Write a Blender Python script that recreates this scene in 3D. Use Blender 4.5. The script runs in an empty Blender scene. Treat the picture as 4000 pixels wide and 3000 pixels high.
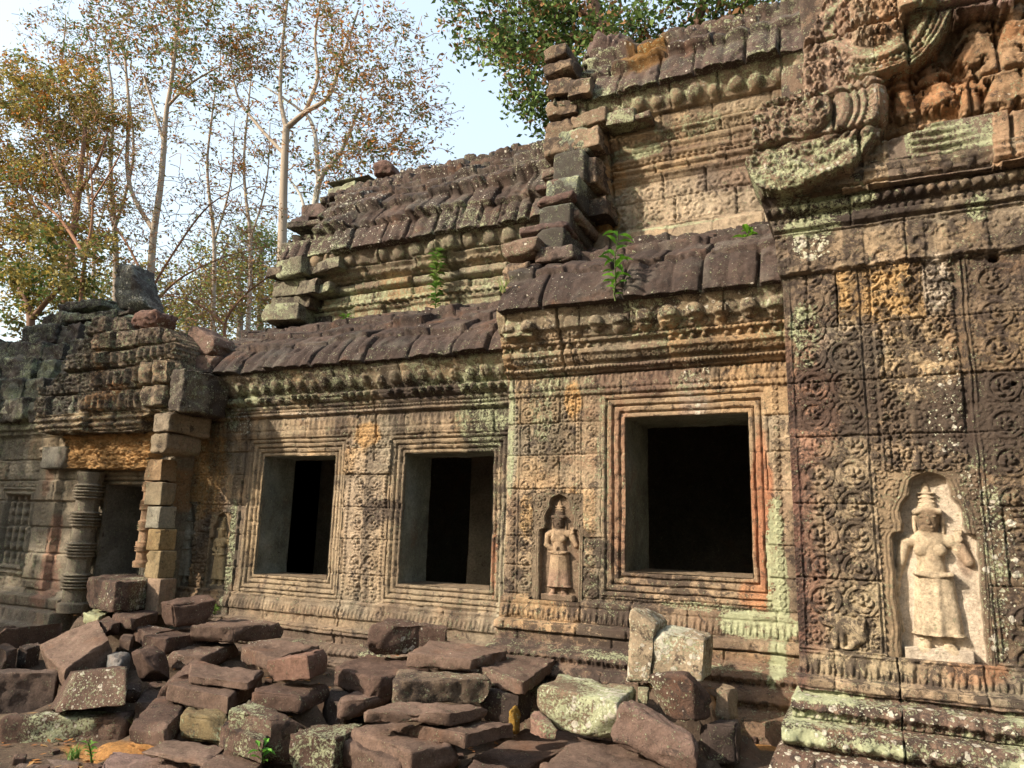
import bpy, math, random
import numpy as np
from mathutils import Vector, Matrix

# ------------------------------------------------------------------ camera, sky, sun, exposure
scene = bpy.context.scene
COL = scene.collection
YAW, PITCH, ROLL, FPX = math.radians(26.19), math.radians(11.14), math.radians(1.638), 2841.6
EYE = np.array([0.0, 0.0, 1.6])
_w = np.array([-math.sin(YAW)*math.cos(PITCH), math.cos(YAW)*math.cos(PITCH), math.sin(PITCH)])
_r0 = np.array([math.cos(YAW), math.sin(YAW), 0.0]); _u0 = np.cross(_r0, _w)
_r = math.cos(ROLL)*_r0 + math.sin(ROLL)*_u0
_u = -math.sin(ROLL)*_r0 + math.cos(ROLL)*_u0
cam_data = bpy.data.cameras.new("camera"); cam = bpy.data.objects.new("camera", cam_data); COL.objects.link(cam)
cam.matrix_world = Matrix(((_r[0], _u[0], -_w[0], EYE[0]), (_r[1], _u[1], -_w[1], EYE[1]), (_r[2], _u[2], -_w[2], EYE[2]), (0, 0, 0, 1)))
cam_data.sensor_width = 36.0; cam_data.lens = FPX/4000*36.0; cam_data.clip_end = 2000; cam_data.clip_start = 0.05
scene.camera = cam

SUN_AZ = math.radians(-43)      # from the wall's outward normal (-Y) towards -X
SUN_EL = math.radians(31)
sun_dir = Vector((math.sin(SUN_AZ)*math.cos(SUN_EL), -math.cos(SUN_AZ)*math.cos(SUN_EL), math.sin(SUN_EL)))
world = bpy.data.worlds.new("World"); scene.world = world; world.use_nodes = True
nt = world.node_tree; bg = nt.nodes["Background"]
sky = nt.nodes.new("ShaderNodeTexSky"); sky.sky_type = 'NISHITA'; sky.sun_disc = False
sky.sun_elevation = SUN_EL; sky.sun_rotation = math.atan2(sun_dir.x, sun_dir.y)
sky.air_density = 1.6; sky.dust_density = 4.0; sky.ozone_density = 1.0
hz = nt.nodes.new("ShaderNodeMix"); hz.data_type = 'RGBA'; hz.inputs[0].default_value = .5; hz.inputs[7].default_value = (2.35, 2.65, 2.85, 1)   # thin white haze over the blue
nt.links.new(sky.outputs[0], hz.inputs[6]); nt.links.new(hz.outputs[2], bg.inputs[0]); bg.inputs[1].default_value = 0.15
sl = bpy.data.lights.new("sun", 'SUN'); sl.energy = 3.0; sl.angle = math.radians(0.6); sl.color = (1.0, 0.88, 0.72)
so = bpy.data.objects.new("sun", sl); COL.objects.link(so); so.rotation_euler = sun_dir.to_track_quat('Z', 'Y').to_euler()
scene.view_settings.view_transform = 'Standard'; scene.view_settings.look = 'None'
scene.view_settings.exposure = 1.5; scene.view_settings.gamma = 1.0
scene.render.resolution_x = 1024; scene.render.resolution_y = 768

# ------------------------------------------------------------------ measuring helpers
def ray(px, py): return _r*(px-2000)/FPX - _u*(py-1500)/FPX + _w
def onY(px, py, Y): d = ray(px, py); return EYE + d*(Y/d[1])
def onZ(px, py, Z): d = ray(px, py); return EYE + d*((Z-1.6)/d[2])
def XZ(px, py, Y): p = onY(px, py, Y); return p[0], p[2]

# ------------------------------------------------------------------ noise
def _h(ix, iy, iz, s):
    n = (ix*374761393 + iy*668265263 + iz*2147483647*3 + s*1274126177) & 0xFFFFFFFF
    n = ((n ^ (n >> 13))*1274126177) & 0xFFFFFFFF
    n = ((n ^ (n >> 15))*2246822519) & 0xFFFFFFFF
    return ((n ^ (n >> 16)) & 0xFFFFFF)/float(0xFFFFFF)
def vn3(x, y, z, s=0):
    x0 = np.floor(x).astype(np.int64); y0 = np.floor(y).astype(np.int64); z0 = np.floor(z).astype(np.int64)
    fx = x-x0; fy = y-y0; fz = z-z0
    fx = fx*fx*(3-2*fx); fy = fy*fy*(3-2*fy); fz = fz*fz*(3-2*fz)
    def L(dz):
        a = _h(x0, y0, z0+dz, s); b = _h(x0+1, y0, z0+dz, s); c = _h(x0, y0+1, z0+dz, s); d = _h(x0+1, y0+1, z0+dz, s)
        return (a+(b-a)*fx)*(1-fy) + (c+(d-c)*fx)*fy
    return L(0)*(1-fz)+L(1)*fz
def vn2(x, y, s=0):
    x0 = np.floor(x).astype(np.int64); y0 = np.floor(y).astype(np.int64); z = np.zeros_like(x0)
    fx = x-x0; fy = y-y0; fx = fx*fx*(3-2*fx); fy = fy*fy*(3-2*fy)
    a = _h(x0, y0, z, s); b = _h(x0+1, y0, z, s); c = _h(x0, y0+1, z, s); d = _h(x0+1, y0+1, z, s)
    return (a+(b-a)*fx)*(1-fy) + (c+(d-c)*fx)*fy
def fb2(x, y, s=0, o=4):
    r = 0; a = .5; t = 0
    for i in range(o): r = r+a*vn2(x+i*7.3, y-i*3.1, s+i); t += a; a *= .5; x = x*2.03; y = y*2.03
    return r/t*2-1
def fb3(x, y, z, s=0, o=4):
    r = 0; a = .5; t = 0
    for i in range(o): r = r+a*vn3(x+i*7.3, y-i*3.1, z+i*1.7, s+i); t += a; a *= .5; x = x*2.03; y = y*2.03; z = z*2.03
    return r/t*2-1
def ss(a, b, x): t = np.clip((x-a)/(b-a), 0, 1); return t*t*(3-2*t)
def rnd1(i, s=0): i = np.asarray(i).astype(np.int64); return _h(i, i*0+11, i*0+5, s)

# ------------------------------------------------------------------ colours (linear albedo)
TAN = np.array((.335, .25, .165)); GREY = np.array((.235, .205, .155)); BROWN = np.array((.15, .105, .075)); PURP = np.array((.135, .08, .066))
ROOF = np.array((.055, .039, .033)); ORANGE = np.array((.47, .27, .10)); RED = np.array((.33, .145, .08)); CREAM = np.array((.62, .50, .36))
DARK = np.array((.05, .038, .032)); GGREY = np.array((.17, .175, .14)); PINK = np.array((.36, .21, .15)); CHAR = np.array((.045, .042, .04))
def mix(c, m, k): m = np.asarray(m)[..., None]; return c*(1-m)+np.asarray(k)*m

# ------------------------------------------------------------------ objects
def tag(o, label=None, cat=None, group=None, kind=None):
    if label: o["label"] = label
    if cat: o["category"] = cat
    if group: o["group"] = group
    if kind: o["kind"] = kind
    return o
def thing(name, loc, label, cat, group=None, kind=None):
    o = bpy.data.objects.new(name, None); COL.objects.link(o); o.location = loc; o.empty_display_size = .1
    return tag(o, label, cat, group, kind)
def origin(o):
    v = Vector((0, 0, 0))
    while o is not None: v = v+o.location; o = o.parent
    return np.array(v)
def mesh_np(name, V, F, mat, parent=None, col=None, ma=None, smooth=True, loc=None):
    V = np.asarray(V, np.float64); F = np.asarray(F, np.int32)
    if parent is not None: V = V-origin(parent)
    elif loc is not None: V = V-np.asarray(loc)
    me = bpy.data.meshes.new(name); n = F.shape[1]
    me.vertices.add(len(V)); me.vertices.foreach_set("co", V.astype(np.float32).ravel())
    me.loops.add(F.size); me.loops.foreach_set("vertex_index", F.ravel())
    me.polygons.add(len(F)); me.polygons.foreach_set("loop_start", np.arange(0, F.size, n, dtype=np.int32))
    if smooth: me.polygons.foreach_set("use_smooth", np.ones(len(F), bool))
    me.update(calc_edges=True)
    for nm, a in (("col", col), ("ma", ma)):
        if a is not None:
            at = me.attributes.new(nm, 'FLOAT_COLOR', 'POINT'); b = np.ones((len(V), 4), np.float32); b[:, :3] = a
            at.data.foreach_set("color", b.ravel())
    me.materials.append(mat)
    o = bpy.data.objects.new(name, me); COL.objects.link(o)
    if parent is not None: o.parent = parent
    elif loc is not None: o.location = loc
    return o
class MB:
    """collects quads (triangles as degenerate-free quads are avoided) into one mesh"""
    def __init__(s): s.V = []; s.F = []; s.C = []; s.M = []; s.n = 0
    def add(s, V, F, C=None, M=None):
        V = np.asarray(V, float); s.V.append(V); s.F.append(np.asarray(F, int)+s.n); s.n += len(V)
        s.C.append(np.broadcast_to(C if C is not None else BROWN, V.shape)); s.M.append(np.broadcast_to(M if M is not None else (.2, .2, .2), V.shape))
    def build(s, name, mat, parent=None, smooth=True, loc=None):
        return mesh_np(name, np.concatenate(s.V), np.concatenate(s.F), mat, parent, np.concatenate(s.C), np.concatenate(s.M), smooth, loc)

# ------------------------------------------------------------------ materials
def new_mat(name):
    m = bpy.data.materials.new(name); m.use_nodes = True; return m, m.node_tree, m.node_tree.nodes["Principled BSDF"]
def stone_material(name="weathered_sandstone", bump=1.0, fine=1.0):
    m, t, b = new_mat(name); N = t.nodes; L = t.links
    def nd(ty, **k):
        n = N.new(ty)
        for a, v in k.items(): setattr(n, a, v)
        return n
    geo = nd("ShaderNodeNewGeometry"); P = geo.outputs["Position"]
    ac = nd("ShaderNodeAttribute", attribute_name="col"); am = nd("ShaderNodeAttribute", attribute_name="ma")
    sep = nd("ShaderNodeSeparateColor"); L.new(am.outputs["Color"], sep.inputs[0])
    def noise(sc, det=6, ro=.6, dist=0, vec=P):
        n = nd("ShaderNodeTexNoise"); n.inputs["Scale"].default_value = sc; n.inputs["Detail"].default_value = det; n.inputs["Roughness"].default_value = ro
        n.inputs["Distortion"].default_value = dist; L.new(vec, n.inputs["Vector"]); return n.outputs[0]
    def math_(op, a, b_=None, c=None, clamp=False):
        n = nd("ShaderNodeMath", operation=op, use_clamp=clamp)
        for i, v in enumerate((a, b_, c)):
            if v is None: continue
            if isinstance(v, (int, float)): n.inputs[i].default_value = v
            else: L.new(v, n.inputs[i])
        return n.outputs[0]
    def step(v, lo, hi):   # lo/hi may be sockets
        n = nd("ShaderNodeMapRange", interpolation_type='SMOOTHSTEP')
        L.new(v, n.inputs[0])
        for i, x in ((1, lo), (2, hi)):
            if isinstance(x, (int, float)): n.inputs[i].default_value = x
            else: L.new(x, n.inputs[i])
        return n.outputs[0]
    def mixc(f, a, c, mode='MIX'):
        n = nd("ShaderNodeMix", data_type='RGBA', blend_type=mode)
        if isinstance(f, (int, float)): n.inputs[0].default_value = f
        else: L.new(f, n.inputs[0])
        for i, v in ((6, a), (7, c)):
            if isinstance(v, tuple): n.inputs[i].default_value = (*v, 1)
            else: L.new(v, n.inputs[i])
        return n.outputs[2]
    n1 = noise(5, 8, .65); n2 = noise(38, 6, .7); n4 = noise(11, 10, .78, .4)
    n3 = math_('MULTIPLY_ADD', noise(70, 5, .8), .70, math_('MULTIPLY', noise(15, 8, .7, .3), .45))
    c = ac.outputs["Color"]
    v = math_('MULTIPLY_ADD', n1, 1.0, .5); c = mixc(1.0, c, v, 'MULTIPLY') if False else c
    # brightness variation as a multiply by a grey colour
    comb = nd("ShaderNodeCombineColor"); vv = math_('MAXIMUM', math_('ADD', math_('MULTIPLY_ADD', n2, 1.7, math_('MULTIPLY_ADD', n1, 1.2, -1.02)), math_('MULTIPLY', noise(110, 4, .8), 1.15)), .22)
    for i in range(3): L.new(vv, comb.inputs[i])
    c = mixc(1.0, c, comb.outputs[0], 'MULTIPLY')
    # brown/red iron patches
    c = mixc(math_('MULTIPLY', step(noise(3.1, 6, .6), .55, .75), .35), c, (.22, .11, .065))
    # dark biological crust
    tb = math_('MULTIPLY_ADD', sep.outputs[2], -.42, .705)
    dk = step(n4, tb, math_('ADD', tb, .07))
    c = mixc(math_('MULTIPLY', dk, .82), c, (.045, .034, .03))
    # pale green lichen
    lr = math_('MULTIPLY', sep.outputs[0], math_('MULTIPLY_ADD', noise(6, 4, .6), 1.5, .22))
    tg = math_('MULTIPLY_ADD', lr, -.155, .672)
    lk = step(n3, tg, math_('ADD', tg, .03))
    c = mixc(math_('MULTIPLY', lk, .9), c, mixc(noise(60, 3, .6), (.20, .23, .13), (.50, .52, .34)))
    # grey white crustose spots
    vo = nd("ShaderNodeTexVoronoi"); vo.inputs["Scale"].default_value = 21; 
    wv = nd("ShaderNodeVectorMath", operation='ADD'); L.new(P, wv.inputs[0])
    sc_ = nd("ShaderNodeVectorMath", operation='SCALE'); nn = nd("ShaderNodeTexNoise"); nn.inputs["Scale"].default_value = 22; L.new(P, nn.inputs[0]); L.new(nn.outputs["Color"], sc_.inputs[0]); sc_.inputs[3].default_value = .035; L.new(sc_.outputs[0], wv.inputs[1])
    L.new(wv.outputs[0], vo.inputs["Vector"])
    sv = nd("ShaderNodeSeparateColor"); L.new(vo.outputs["Color"], sv.inputs[0])
    rad = math_('MULTIPLY', math_('SUBTRACT', math_('MULTIPLY_ADD', sep.outputs[1], 1.0, 0.0), sv.outputs[0]), .62)
    wk = math_('MULTIPLY', step(math_('SUBTRACT', rad, vo.outputs["Distance"]), 0.0, .05), step(n2, .34, .5))
    c = mixc(math_('MULTIPLY', wk, .85), c, (.56, .52, .44))
    vo2 = nd("ShaderNodeTexVoronoi"); vo2.inputs["Scale"].default_value = 62; L.new(wv.outputs[0], vo2.inputs["Vector"])
    sv2 = nd("ShaderNodeSeparateColor"); L.new(vo2.outputs["Color"], sv2.inputs[0])
    rad2 = math_('MULTIPLY', math_('SUBTRACT', math_('MULTIPLY_ADD', sep.outputs[1], .8, .02), sv2.outputs[1]), .8)
    wk2 = step(math_('SUBTRACT', rad2, vo2.outputs["Distance"]), 0.0, .08)
    c = mixc(math_('MULTIPLY', wk2, .8), c, (.52, .53, .40))
    L.new(c, b.inputs["Base Color"]); b.inputs["Roughness"].default_value = .93
    b.inputs["Specular IOR Level"].default_value = .18
    bp = nd("ShaderNodeBump"); bp.inputs["Strength"].default_value = .9*bump; bp.inputs["Distance"].default_value = .022
    hh = math_('ADD', math_('MULTIPLY', noise(75*fine, 8, .75), .55), math_('ADD', math_('MULTIPLY', n3, .7), math_('MULTIPLY', math_('ADD', lk, wk), .25)))
    pit = nd("ShaderNodeTexVoronoi"); pit.inputs["Scale"].default_value = 48; L.new(P, pit.inputs["Vector"])
    hh = math_('ADD', hh, math_('MULTIPLY', step(pit.outputs["Distance"], 0.0, .25), .18))
    L.new(hh, bp.inputs["Height"]); L.new(bp.outputs[0], b.inputs["Normal"])
    return m
STONE = stone_material()
def plain_mat(name, c, rough=.9, attr=False, trans=0):
    m, t, b = new_mat(name); b.inputs["Base Color"].default_value = (*c, 1); b.inputs["Roughness"].default_value = rough
    b.inputs["Specular IOR Level"].default_value = .2
    if attr:
        a = t.nodes.new("ShaderNodeAttribute"); a.attribute_name = "col"; t.links.new(a.outputs["Color"], b.inputs["Base Color"])
        if trans:
            tr = t.nodes.new("ShaderNodeBsdfTranslucent"); t.links.new(a.outputs["Color"], tr.inputs[0]); mx = t.nodes.new("ShaderNodeMixShader"); mx.inputs[0].default_value = trans
            t.links.new(b.outputs[0], mx.inputs[1]); t.links.new(tr.outputs[0], mx.inputs[2]); t.links.new(mx.outputs[0], t.nodes["Material Output"].inputs[0])
    return m

# ------------------------------------------------------------------ carved pattern functions (all return 0..1)
def hemi(d): return np.sqrt(np.clip(1-d*d, 0, 1))
def beads(u, v, sp, r, u0=0):
    a = (u-u0)/sp; a = (a-np.floor(a)-.5)*sp; return hemi(np.sqrt(a*a+v*v)/r)
def rings(u, v, sp, r):
    a = u/sp; a = (a-np.floor(a)-.5)*sp; d = np.sqrt(a*a+v*v)
    return np.maximum(np.exp(-((d-r*.78)/(r*.22))**2), .8*hemi(d/(r*.42)))
def roundel(u, v, R, flip=1):
    """scrolling leaf medallion"""
    r = np.sqrt(u*u+v*v)/R; th = np.arctan2(v, u*flip)
    ring = hemi((r-.86)/.12)*.8
    ring -= .3*np.exp(-((r-.86)/.035)**2)
    sp = np.cos(th*1-8.0*r+.6); inner = ss(-.2, .35, sp)*ss(.74, .64, r)*ss(.04, .14, r)*(.75+.35*np.cos(6*th+9*r))
    knob = hemi(r/.2)
    teeth = ss(-.2, .4, np.cos(13*th))*ss(1.22, 1.12, r)*ss(1.0, 1.05, r)*.55*ss(-.6, .2, np.sin(th+.9*flip))
    return np.maximum.reduce([ring, inner, knob, teeth])
def flower(u, v, R):
    r = np.sqrt(u*u+v*v)/R; th = np.arctan2(v, u)
    return np.maximum(hemi(r/.26), ss(0, .18, (.45+.5*np.abs(np.cos(2*th))**1.2)-r)*.7*ss(.2, .36, r))
def curls(u, v, s, seed=0):
    """jittered field of curling leaves"""
    best = np.zeros_like(u); cu = np.floor(u/s).astype(np.int64); cv = np.floor(v/s).astype(np.int64)
    for di in (-1, 0, 1):
        for dj in (-1, 0, 1):
            iu = cu+di; iv = cv+dj; z = iu*0
            jx = (iu+.5+.5*(_h(iu, iv, z, seed)-.5))*s; jy = (iv+.5+.5*(_h(iu, iv, z+1, seed)-.5))*s
            sg = np.where(_h(iu, iv, z+2, seed) > .5, 1, -1); ph = _h(iu, iv, z+3, seed)*6.28
            r = np.sqrt((u-jx)**2+(v-jy)**2)/(s*.62); th = np.arctan2(v-jy, (u-jx)*sg)
            sw = ss(-.15, .45, np.cos(th+ph-7.5*r))*ss(1.0, .75, r)*(.75+.25*np.cos(7*th+ph))
            best = np.maximum(best, np.maximum(sw*.85, hemi(r/.24)))
    return best
def petals(u, v, w, h):
    """hanging lotus petals, v from 0 (tip) to h"""
    a = u/w; k = np.floor(a); a = np.abs(a-k-.5)*2; t = np.clip(v/h, 0, 1)
    wid = .86*np.sqrt(np.clip(t*1.25, 0, 1))*ss(1.1, .8, t)
    core = ss(0, .3, wid-a); drop = hemi(np.sqrt((a/.42)**2+((t-.42)/.36)**2)); small = hemi(np.sqrt(((1-a)/.22)**2+((t-.2)/.2)**2))
    inb = (v > 0) & (v < h)
    return np.where(inb, np.maximum.reduce([.35+.25*core, .35+.65*drop, .35+.4*small]), 0)
def blob(X, Z, cx, cz, rx, rz, s=0, k=.35):
    d = np.sqrt(((X-cx)/rx)**2+((Z-cz)/rz)**2)+k*fb2(X*7, Z*7, s, 4)
    return ss(1.15, .75, d)
def coursing(X, Z, zl, wmin, wmax, seed, x0, x1, gap=.004):
    """ashlar blocks: returns id hash (0..1), joint mask"""
    zl = np.asarray(zl, float); Zw = Z+.006*fb2(X*2.0, Z*.4, seed)
    k = np.clip(np.searchsorted(zl, Zw)-1, 0, len(zl)-2)
    dz = np.minimum(np.abs(Zw-zl[k]), np.abs(zl[k+1]-Zw)); rs = np.random.RandomState(seed); ids = np.zeros(X.shape); dx = np.full(X.shape, 9.)
    Xw = X+.005*fb2(X*.5+9, Z*5, seed+3)
    for i in range(len(zl)-1):
        j = [x0-1-rs.rand()*wmax]
        while j[-1] < x1+1: j.append(j[-1]+wmin+(wmax-wmin)*rs.rand())
        j = np.array(j); m = k == i
        if m.any():
            xx = Xw[m]; q = np.clip(np.searchsorted(j, xx)-1, 0, len(j)-2); ids[m] = rnd1(i*977+q, seed); dx[m] = np.minimum(xx-j[q], j[q+1]-xx)
    dmin = np.minimum(dx, dz)+.0025*fb2(X*60, Z*60, seed+5, 2)
    return ids, ss(gap*2.2, gap*.6, dmin)
def axis(brk, d):
    out = []
    for a, b in zip(brk[:-1], brk[1:]):
        n = max(1, int(round((b-a)/d))); out += list(np.linspace(a, b, n+1)[:-1])
    return np.array(out+[brk[-1]])
def sheet(P):
    """P (m,n,3) grid -> verts, quads"""
    m, n = P.shape[:2]; I = np.arange(m*n).reshape(m, n)
    F = np.stack([I[:-1, :-1], I[:-1, 1:], I[1:, 1:], I[1:, :-1]], -1)
    return P.reshape(-1, 3), F
def skirt_faces(F, V, push):
    """close the open boundary of quads F by pushing copies of border vertices by vector push; returns V2,F2 and index of copies"""
    F = F.reshape(-1, 4); E = np.concatenate([F[:, [0, 1]], F[:, [1, 2]], F[:, [2, 3]], F[:, [3, 0]]])
    key = np.sort(E, 1); k = key[:, 0].astype(np.int64)*len(V)+key[:, 1]; u, ix, c = np.unique(k, return_index=True, return_counts=True)
    B = E[ix[c == 1]]; vs = np.unique(B); mp = -np.ones(len(V), int); mp[vs] = np.arange(len(vs))+len(V)
    V2 = np.concatenate([V, V[vs]+push]); Fs = np.stack([B[:, 1], B[:, 0], mp[B[:, 0]], mp[B[:, 1]]], 1)
    return V2, np.concatenate([F, Fs]), vs
def emit(name, V, F, C, M, mat, parent, push=None):
    """compact a face subset and build it, with an optional skirt"""
    F = F.reshape(-1, 4); vs = np.unique(F); mp = np.zeros(len(V), int); mp[vs] = np.arange(len(vs))
    V = V[vs]; C = C[vs]; M = M[vs]; F = mp[F]
    if push is not None:
        V, F, b = skirt_faces(F, V, np.asarray(push, float)); C = np.concatenate([C, C[b]]); M = np.concatenate([M, M[b]])
    return mesh_np(name, V, F, mat, parent, C, M)

# ------------------------------------------------------------------ stones
def axis_r(L, r, n):
    r = min(r, L*.3); n = max(n, 3); return np.concatenate([[0, r*.3, r*.75], np.linspace(r*1.4, L-r*1.4, max(2, n)), [L-r*.75, L-r*.3, L]])
def rock_mesh(P8, seed, r=.03, amp=.022, d=.045, base=PURP, ma=(.2, .3, .3), chip=.5, var=.35):
    """P8: 8 corners, index = a + 2b + 4c. Returns V,F,C,M"""
    P8 = np.asarray(P8, float); sz = [np.linalg.norm(P8[1]-P8[0])+1e-6, np.linalg.norm(P8[2]-P8[0])+1e-6, np.linalg.norm(P8[4]-P8[0])+1e-6]
    ax = [axis_r(s, r, min(26, int(s/d))) for s in sz]; n = [len(a) for a in ax]
    Vi = {}; pts = []; F = []
    ids = -np.ones(n, int)
    A, B, Cc = np.meshgrid(*[np.arange(k) for k in n], indexing='ij')
    surf = (A == 0) | (A == n[0]-1) | (B == 0) | (B == n[1]-1) | (Cc == 0) | (Cc == n[2]-1)
    ids[surf] = np.arange(surf.sum())
    p = np.stack([ax[0][A[surf]], ax[1][B[surf]], ax[2][Cc[surf]]], 1); S = np.array(sz); rr = np.minimum(r, S*.3)
    q = np.clip(p, rr, S-rr); dd = (p-q)/rr; l = np.linalg.norm(dd, axis=1, keepdims=True); nl = dd/np.maximum(l, 1e-6)
    p = q+nl*rr
    t = p/S; w = [1-t[:, 0], t[:, 0]]; v = [1-t[:, 1], t[:, 1]]; z = [1-t[:, 2], t[:, 2]]
    V = sum((w[a]*v[b]*z[c])[:, None]*P8[a+2*b+4*c] for a in (0, 1) for b in (0, 1) for c in (0, 1))
    e = [(P8[1]-P8[0])/sz[0], (P8[2]-P8[0])/sz[1], (P8[4]-P8[0])/sz[2]]
    N = nl[:, :1]*e[0]+nl[:, 1:2]*e[1]+nl[:, 2:3]*e[2]; N /= np.linalg.norm(N, axis=1, keepdims=True)+1e-9
    x, y, zz = V.T+seed*3.17
    n0 = fb3(x*2.2, y*2.2, zz*2.2, seed, 3); n1_ = fb3(x*9, y*9, zz*9, seed+9, 4); n2_ = fb3(x*30, y*30, zz*30, seed+19, 2)
    edge = ss(.0, .6, np.sort(np.abs(nl), 1)[:, 1])
    ch = np.clip(fb3(x*6, y*6, zz*6, seed+31, 2)-.05, 0, 1)*edge*chip
    lay = np.abs(fb3(x*3, y*3, zz*14, seed+77, 2))
    V = V+N*(amp*1.0*n0+amp*.8*n1_+amp*.34*n2_-ch*.11-lay*amp*.5)[:, None]
    cr_ = np.random.RandomState(seed+5); cen0 = V.mean(0)
    for q_ in range(int(3+5*chip)):      # broken corners and arrises: flat spalls
        sg = cr_.choice([-1, 1], 3)*np.array([cr_.uniform(.3, 1), cr_.uniform(.3, 1), cr_.uniform(.3, 1)])*(cr_.rand(3) > .22); 
        if np.abs(sg).sum() < .5: continue
        nn_ = sg[0]*e[0]+sg[1]*e[1]+sg[2]*e[2]; nn_ /= np.linalg.norm(nn_); dd_ = (V-cen0)@nn_; lim = dd_.max()-cr_.uniform(.01, .055)*(.5+chip)*min(1, S.min()/.2)
        V = V-nn_*(np.clip(dd_-lim, 0, None)*.93)[:, None]
    V = V+N*(amp*.36*fb3(x*24, y*24, zz*24, seed+41, 3)+amp*.16*fb3(x*60, y*60, zz*60, seed+42, 2)-.012*ss(.25, .5, fb3(x*13, y*13, zz*13, seed+43, 2)))[:, None]
    F = []
    def face(sl):
        g = ids[sl]; F.append(np.stack([g[:-1, :-1], g[:-1, 1:], g[1:, 1:], g[1:, :-1]], -1).reshape(-1, 4))
    face((0, slice(None), slice(None))); k0 = len(F); g = ids[-1, :, :].T; F.append(np.stack([g[:-1, :-1], g[:-1, 1:], g[1:, 1:], g[1:, :-1]], -1).reshape(-1, 4))
    g = ids[:, 0, :].T; F.append(np.stack([g[:-1, :-1], g[:-1, 1:], g[1:, 1:], g[1:, :-1]], -1).reshape(-1, 4)); face((slice(None), -1, slice(None)))
    face((slice(None), slice(None), 0)); g = ids[:, :, -1].T; F.append(np.stack([g[:-1, :-1], g[:-1, 1:], g[1:, 1:], g[1:, :-1]], -1).reshape(-1, 4))
    F = np.concatenate(F)
    # make the winding face outwards
    if np.dot(np.cross(e[0], e[1]), e[2]) > 0: F = F[:, ::-1]
    a = V[F[:, 0]]; b = V[F[:, 1]]; c = V[F[:, 2]]; nn = np.cross(b-a, c-a); cen = V.mean(0); 
    if ((nn*((a+c)/2-cen)).sum(1)).sum() < 0: F = F[:, ::-1]
    k = .5+.5*fb3(x*3.3, y*3.3, zz*3.3, seed+51, 4)
    C = np.asarray(base)*(1-var+2*var*k)[:, None]; C = mix(C, ss(.1, .5, fb3(x*1.7, y*1.7, zz*1.7, seed+5, 3))*.35, (.25, .17, .13))
    lc = ss(-.3, .5, fb3(x*2.6, y*2.6, zz*2.6, seed+61, 3))
    M = np.asarray(ma)*np.stack([.3+1.2*lc, .4+1.0*lc, .5+.9*(1-lc)], 1)
    return V, F, C, M
def box8(c, s, rot=0, tilt=(0, 0)):
    c = np.array(c, float); R = np.array(Matrix.Rotation(rot, 3, 'Z') @ Matrix.Rotation(tilt[0], 3, 'X') @ Matrix.Rotation(tilt[1], 3, 'Y'))
    return np.array([c+R@(np.array([(a-.5)*s[0], (b-.5)*s[1], (k-.5)*s[2]])) for k in (0, 1) for b in (0, 1) for a in (0, 1)])
def quad8(q, ys, th, ext=None):
    """block from the four picture corners of one face set at real depths. q: 4 (px,py) in order; ys: scalar depth of the nearest
    corner of a level top face, or four depths; th: thickness in metres"""
    if np.isscalar(ys):
        i = int(np.argmax([p[1] for p in q])); z = onY(q[i][0], q[i][1], ys)[2]; P = [onZ(a, b, z) for a, b in q]
    else: P = [onY(a, b, y) for (a, b), y in zip(q, ys)]
    P = np.array(P); n = np.cross(P[1]-P[0], P[3]-P[0]); n /= np.linalg.norm(n)
    if ext is None:
        if np.isscalar(ys): dv = np.array([0, 0, -th])
        else: dv = -n*th if np.dot(n, EYE-P[0]) > 0 else n*th
    else: dv = np.asarray(ext, float)
    Q = P+dv
    return np.array([P[0], P[1], P[3], P[2], Q[0], Q[1], Q[3], Q[2]])
# ------------------------------------------------------------------ walls built as carved surfaces
def wall_surface(xs, zs, Y, hfun):
    X, Z = np.meshgrid(xs, zs); wx = .007*fb2(X*3.5, Z*3.5, 71, 3)+.003*fb2(X*18, Z*18, 73, 2); wz = .007*fb2(X*3.5+5, Z*3.5, 72, 3)+.003*fb2(X*18+3, Z*18, 74, 2)
    h, C, M = hfun(X+wx, Z+wz); h = h-.010*ss(.30, .55, fb2(X*9, Z*9, 75, 3))-.0025*np.abs(fb2(X*34, Z*34, 76, 2))
    P = np.stack([X, Y-h, Z], -1)
    V, F = sheet(P)
    return V, F, C.reshape(-1, 3), np.clip(M.reshape(-1, 3), 0, 1.6), X, Z
def face_mask(F, X, Z, fn):
    cx = (X[:-1, :-1]+X[1:, 1:])/2; cz = (Z[:-1, :-1]+Z[1:, 1:])/2
    return fn(cx, cz)
def inrect(cx, cz, r): return (cx > r[0]) & (cx < r[1]) & (cz > r[2]) & (cz < r[3])
FRAME_D = [-.06, 0, .004, .035, .04, .05, .056, .092, .097, .106, .112, .150, .155, .163, .168, .195, .199, .21]
FRAME_H = [-.055, -.055, -.03, -.028, -.052, -.052, -.022, -.016, -.040, -.040, -.008, .000, -.026, -.026, .006, .012, -.010, 0]
def frame_height(X, Z, w, fr):
    """mitred mouldings round the opening w=(x0,x1,z0,z1); fr = frame width"""
    d = np.maximum(np.maximum(w[0]-X, X-w[1]), np.maximum(w[2]-Z, Z-w[3]))
    k = fr/.2
    return np.interp(d/k+.0015*fb2(X*12, Z*12, 5, 3), FRAME_D, FRAME_H), d
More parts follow.
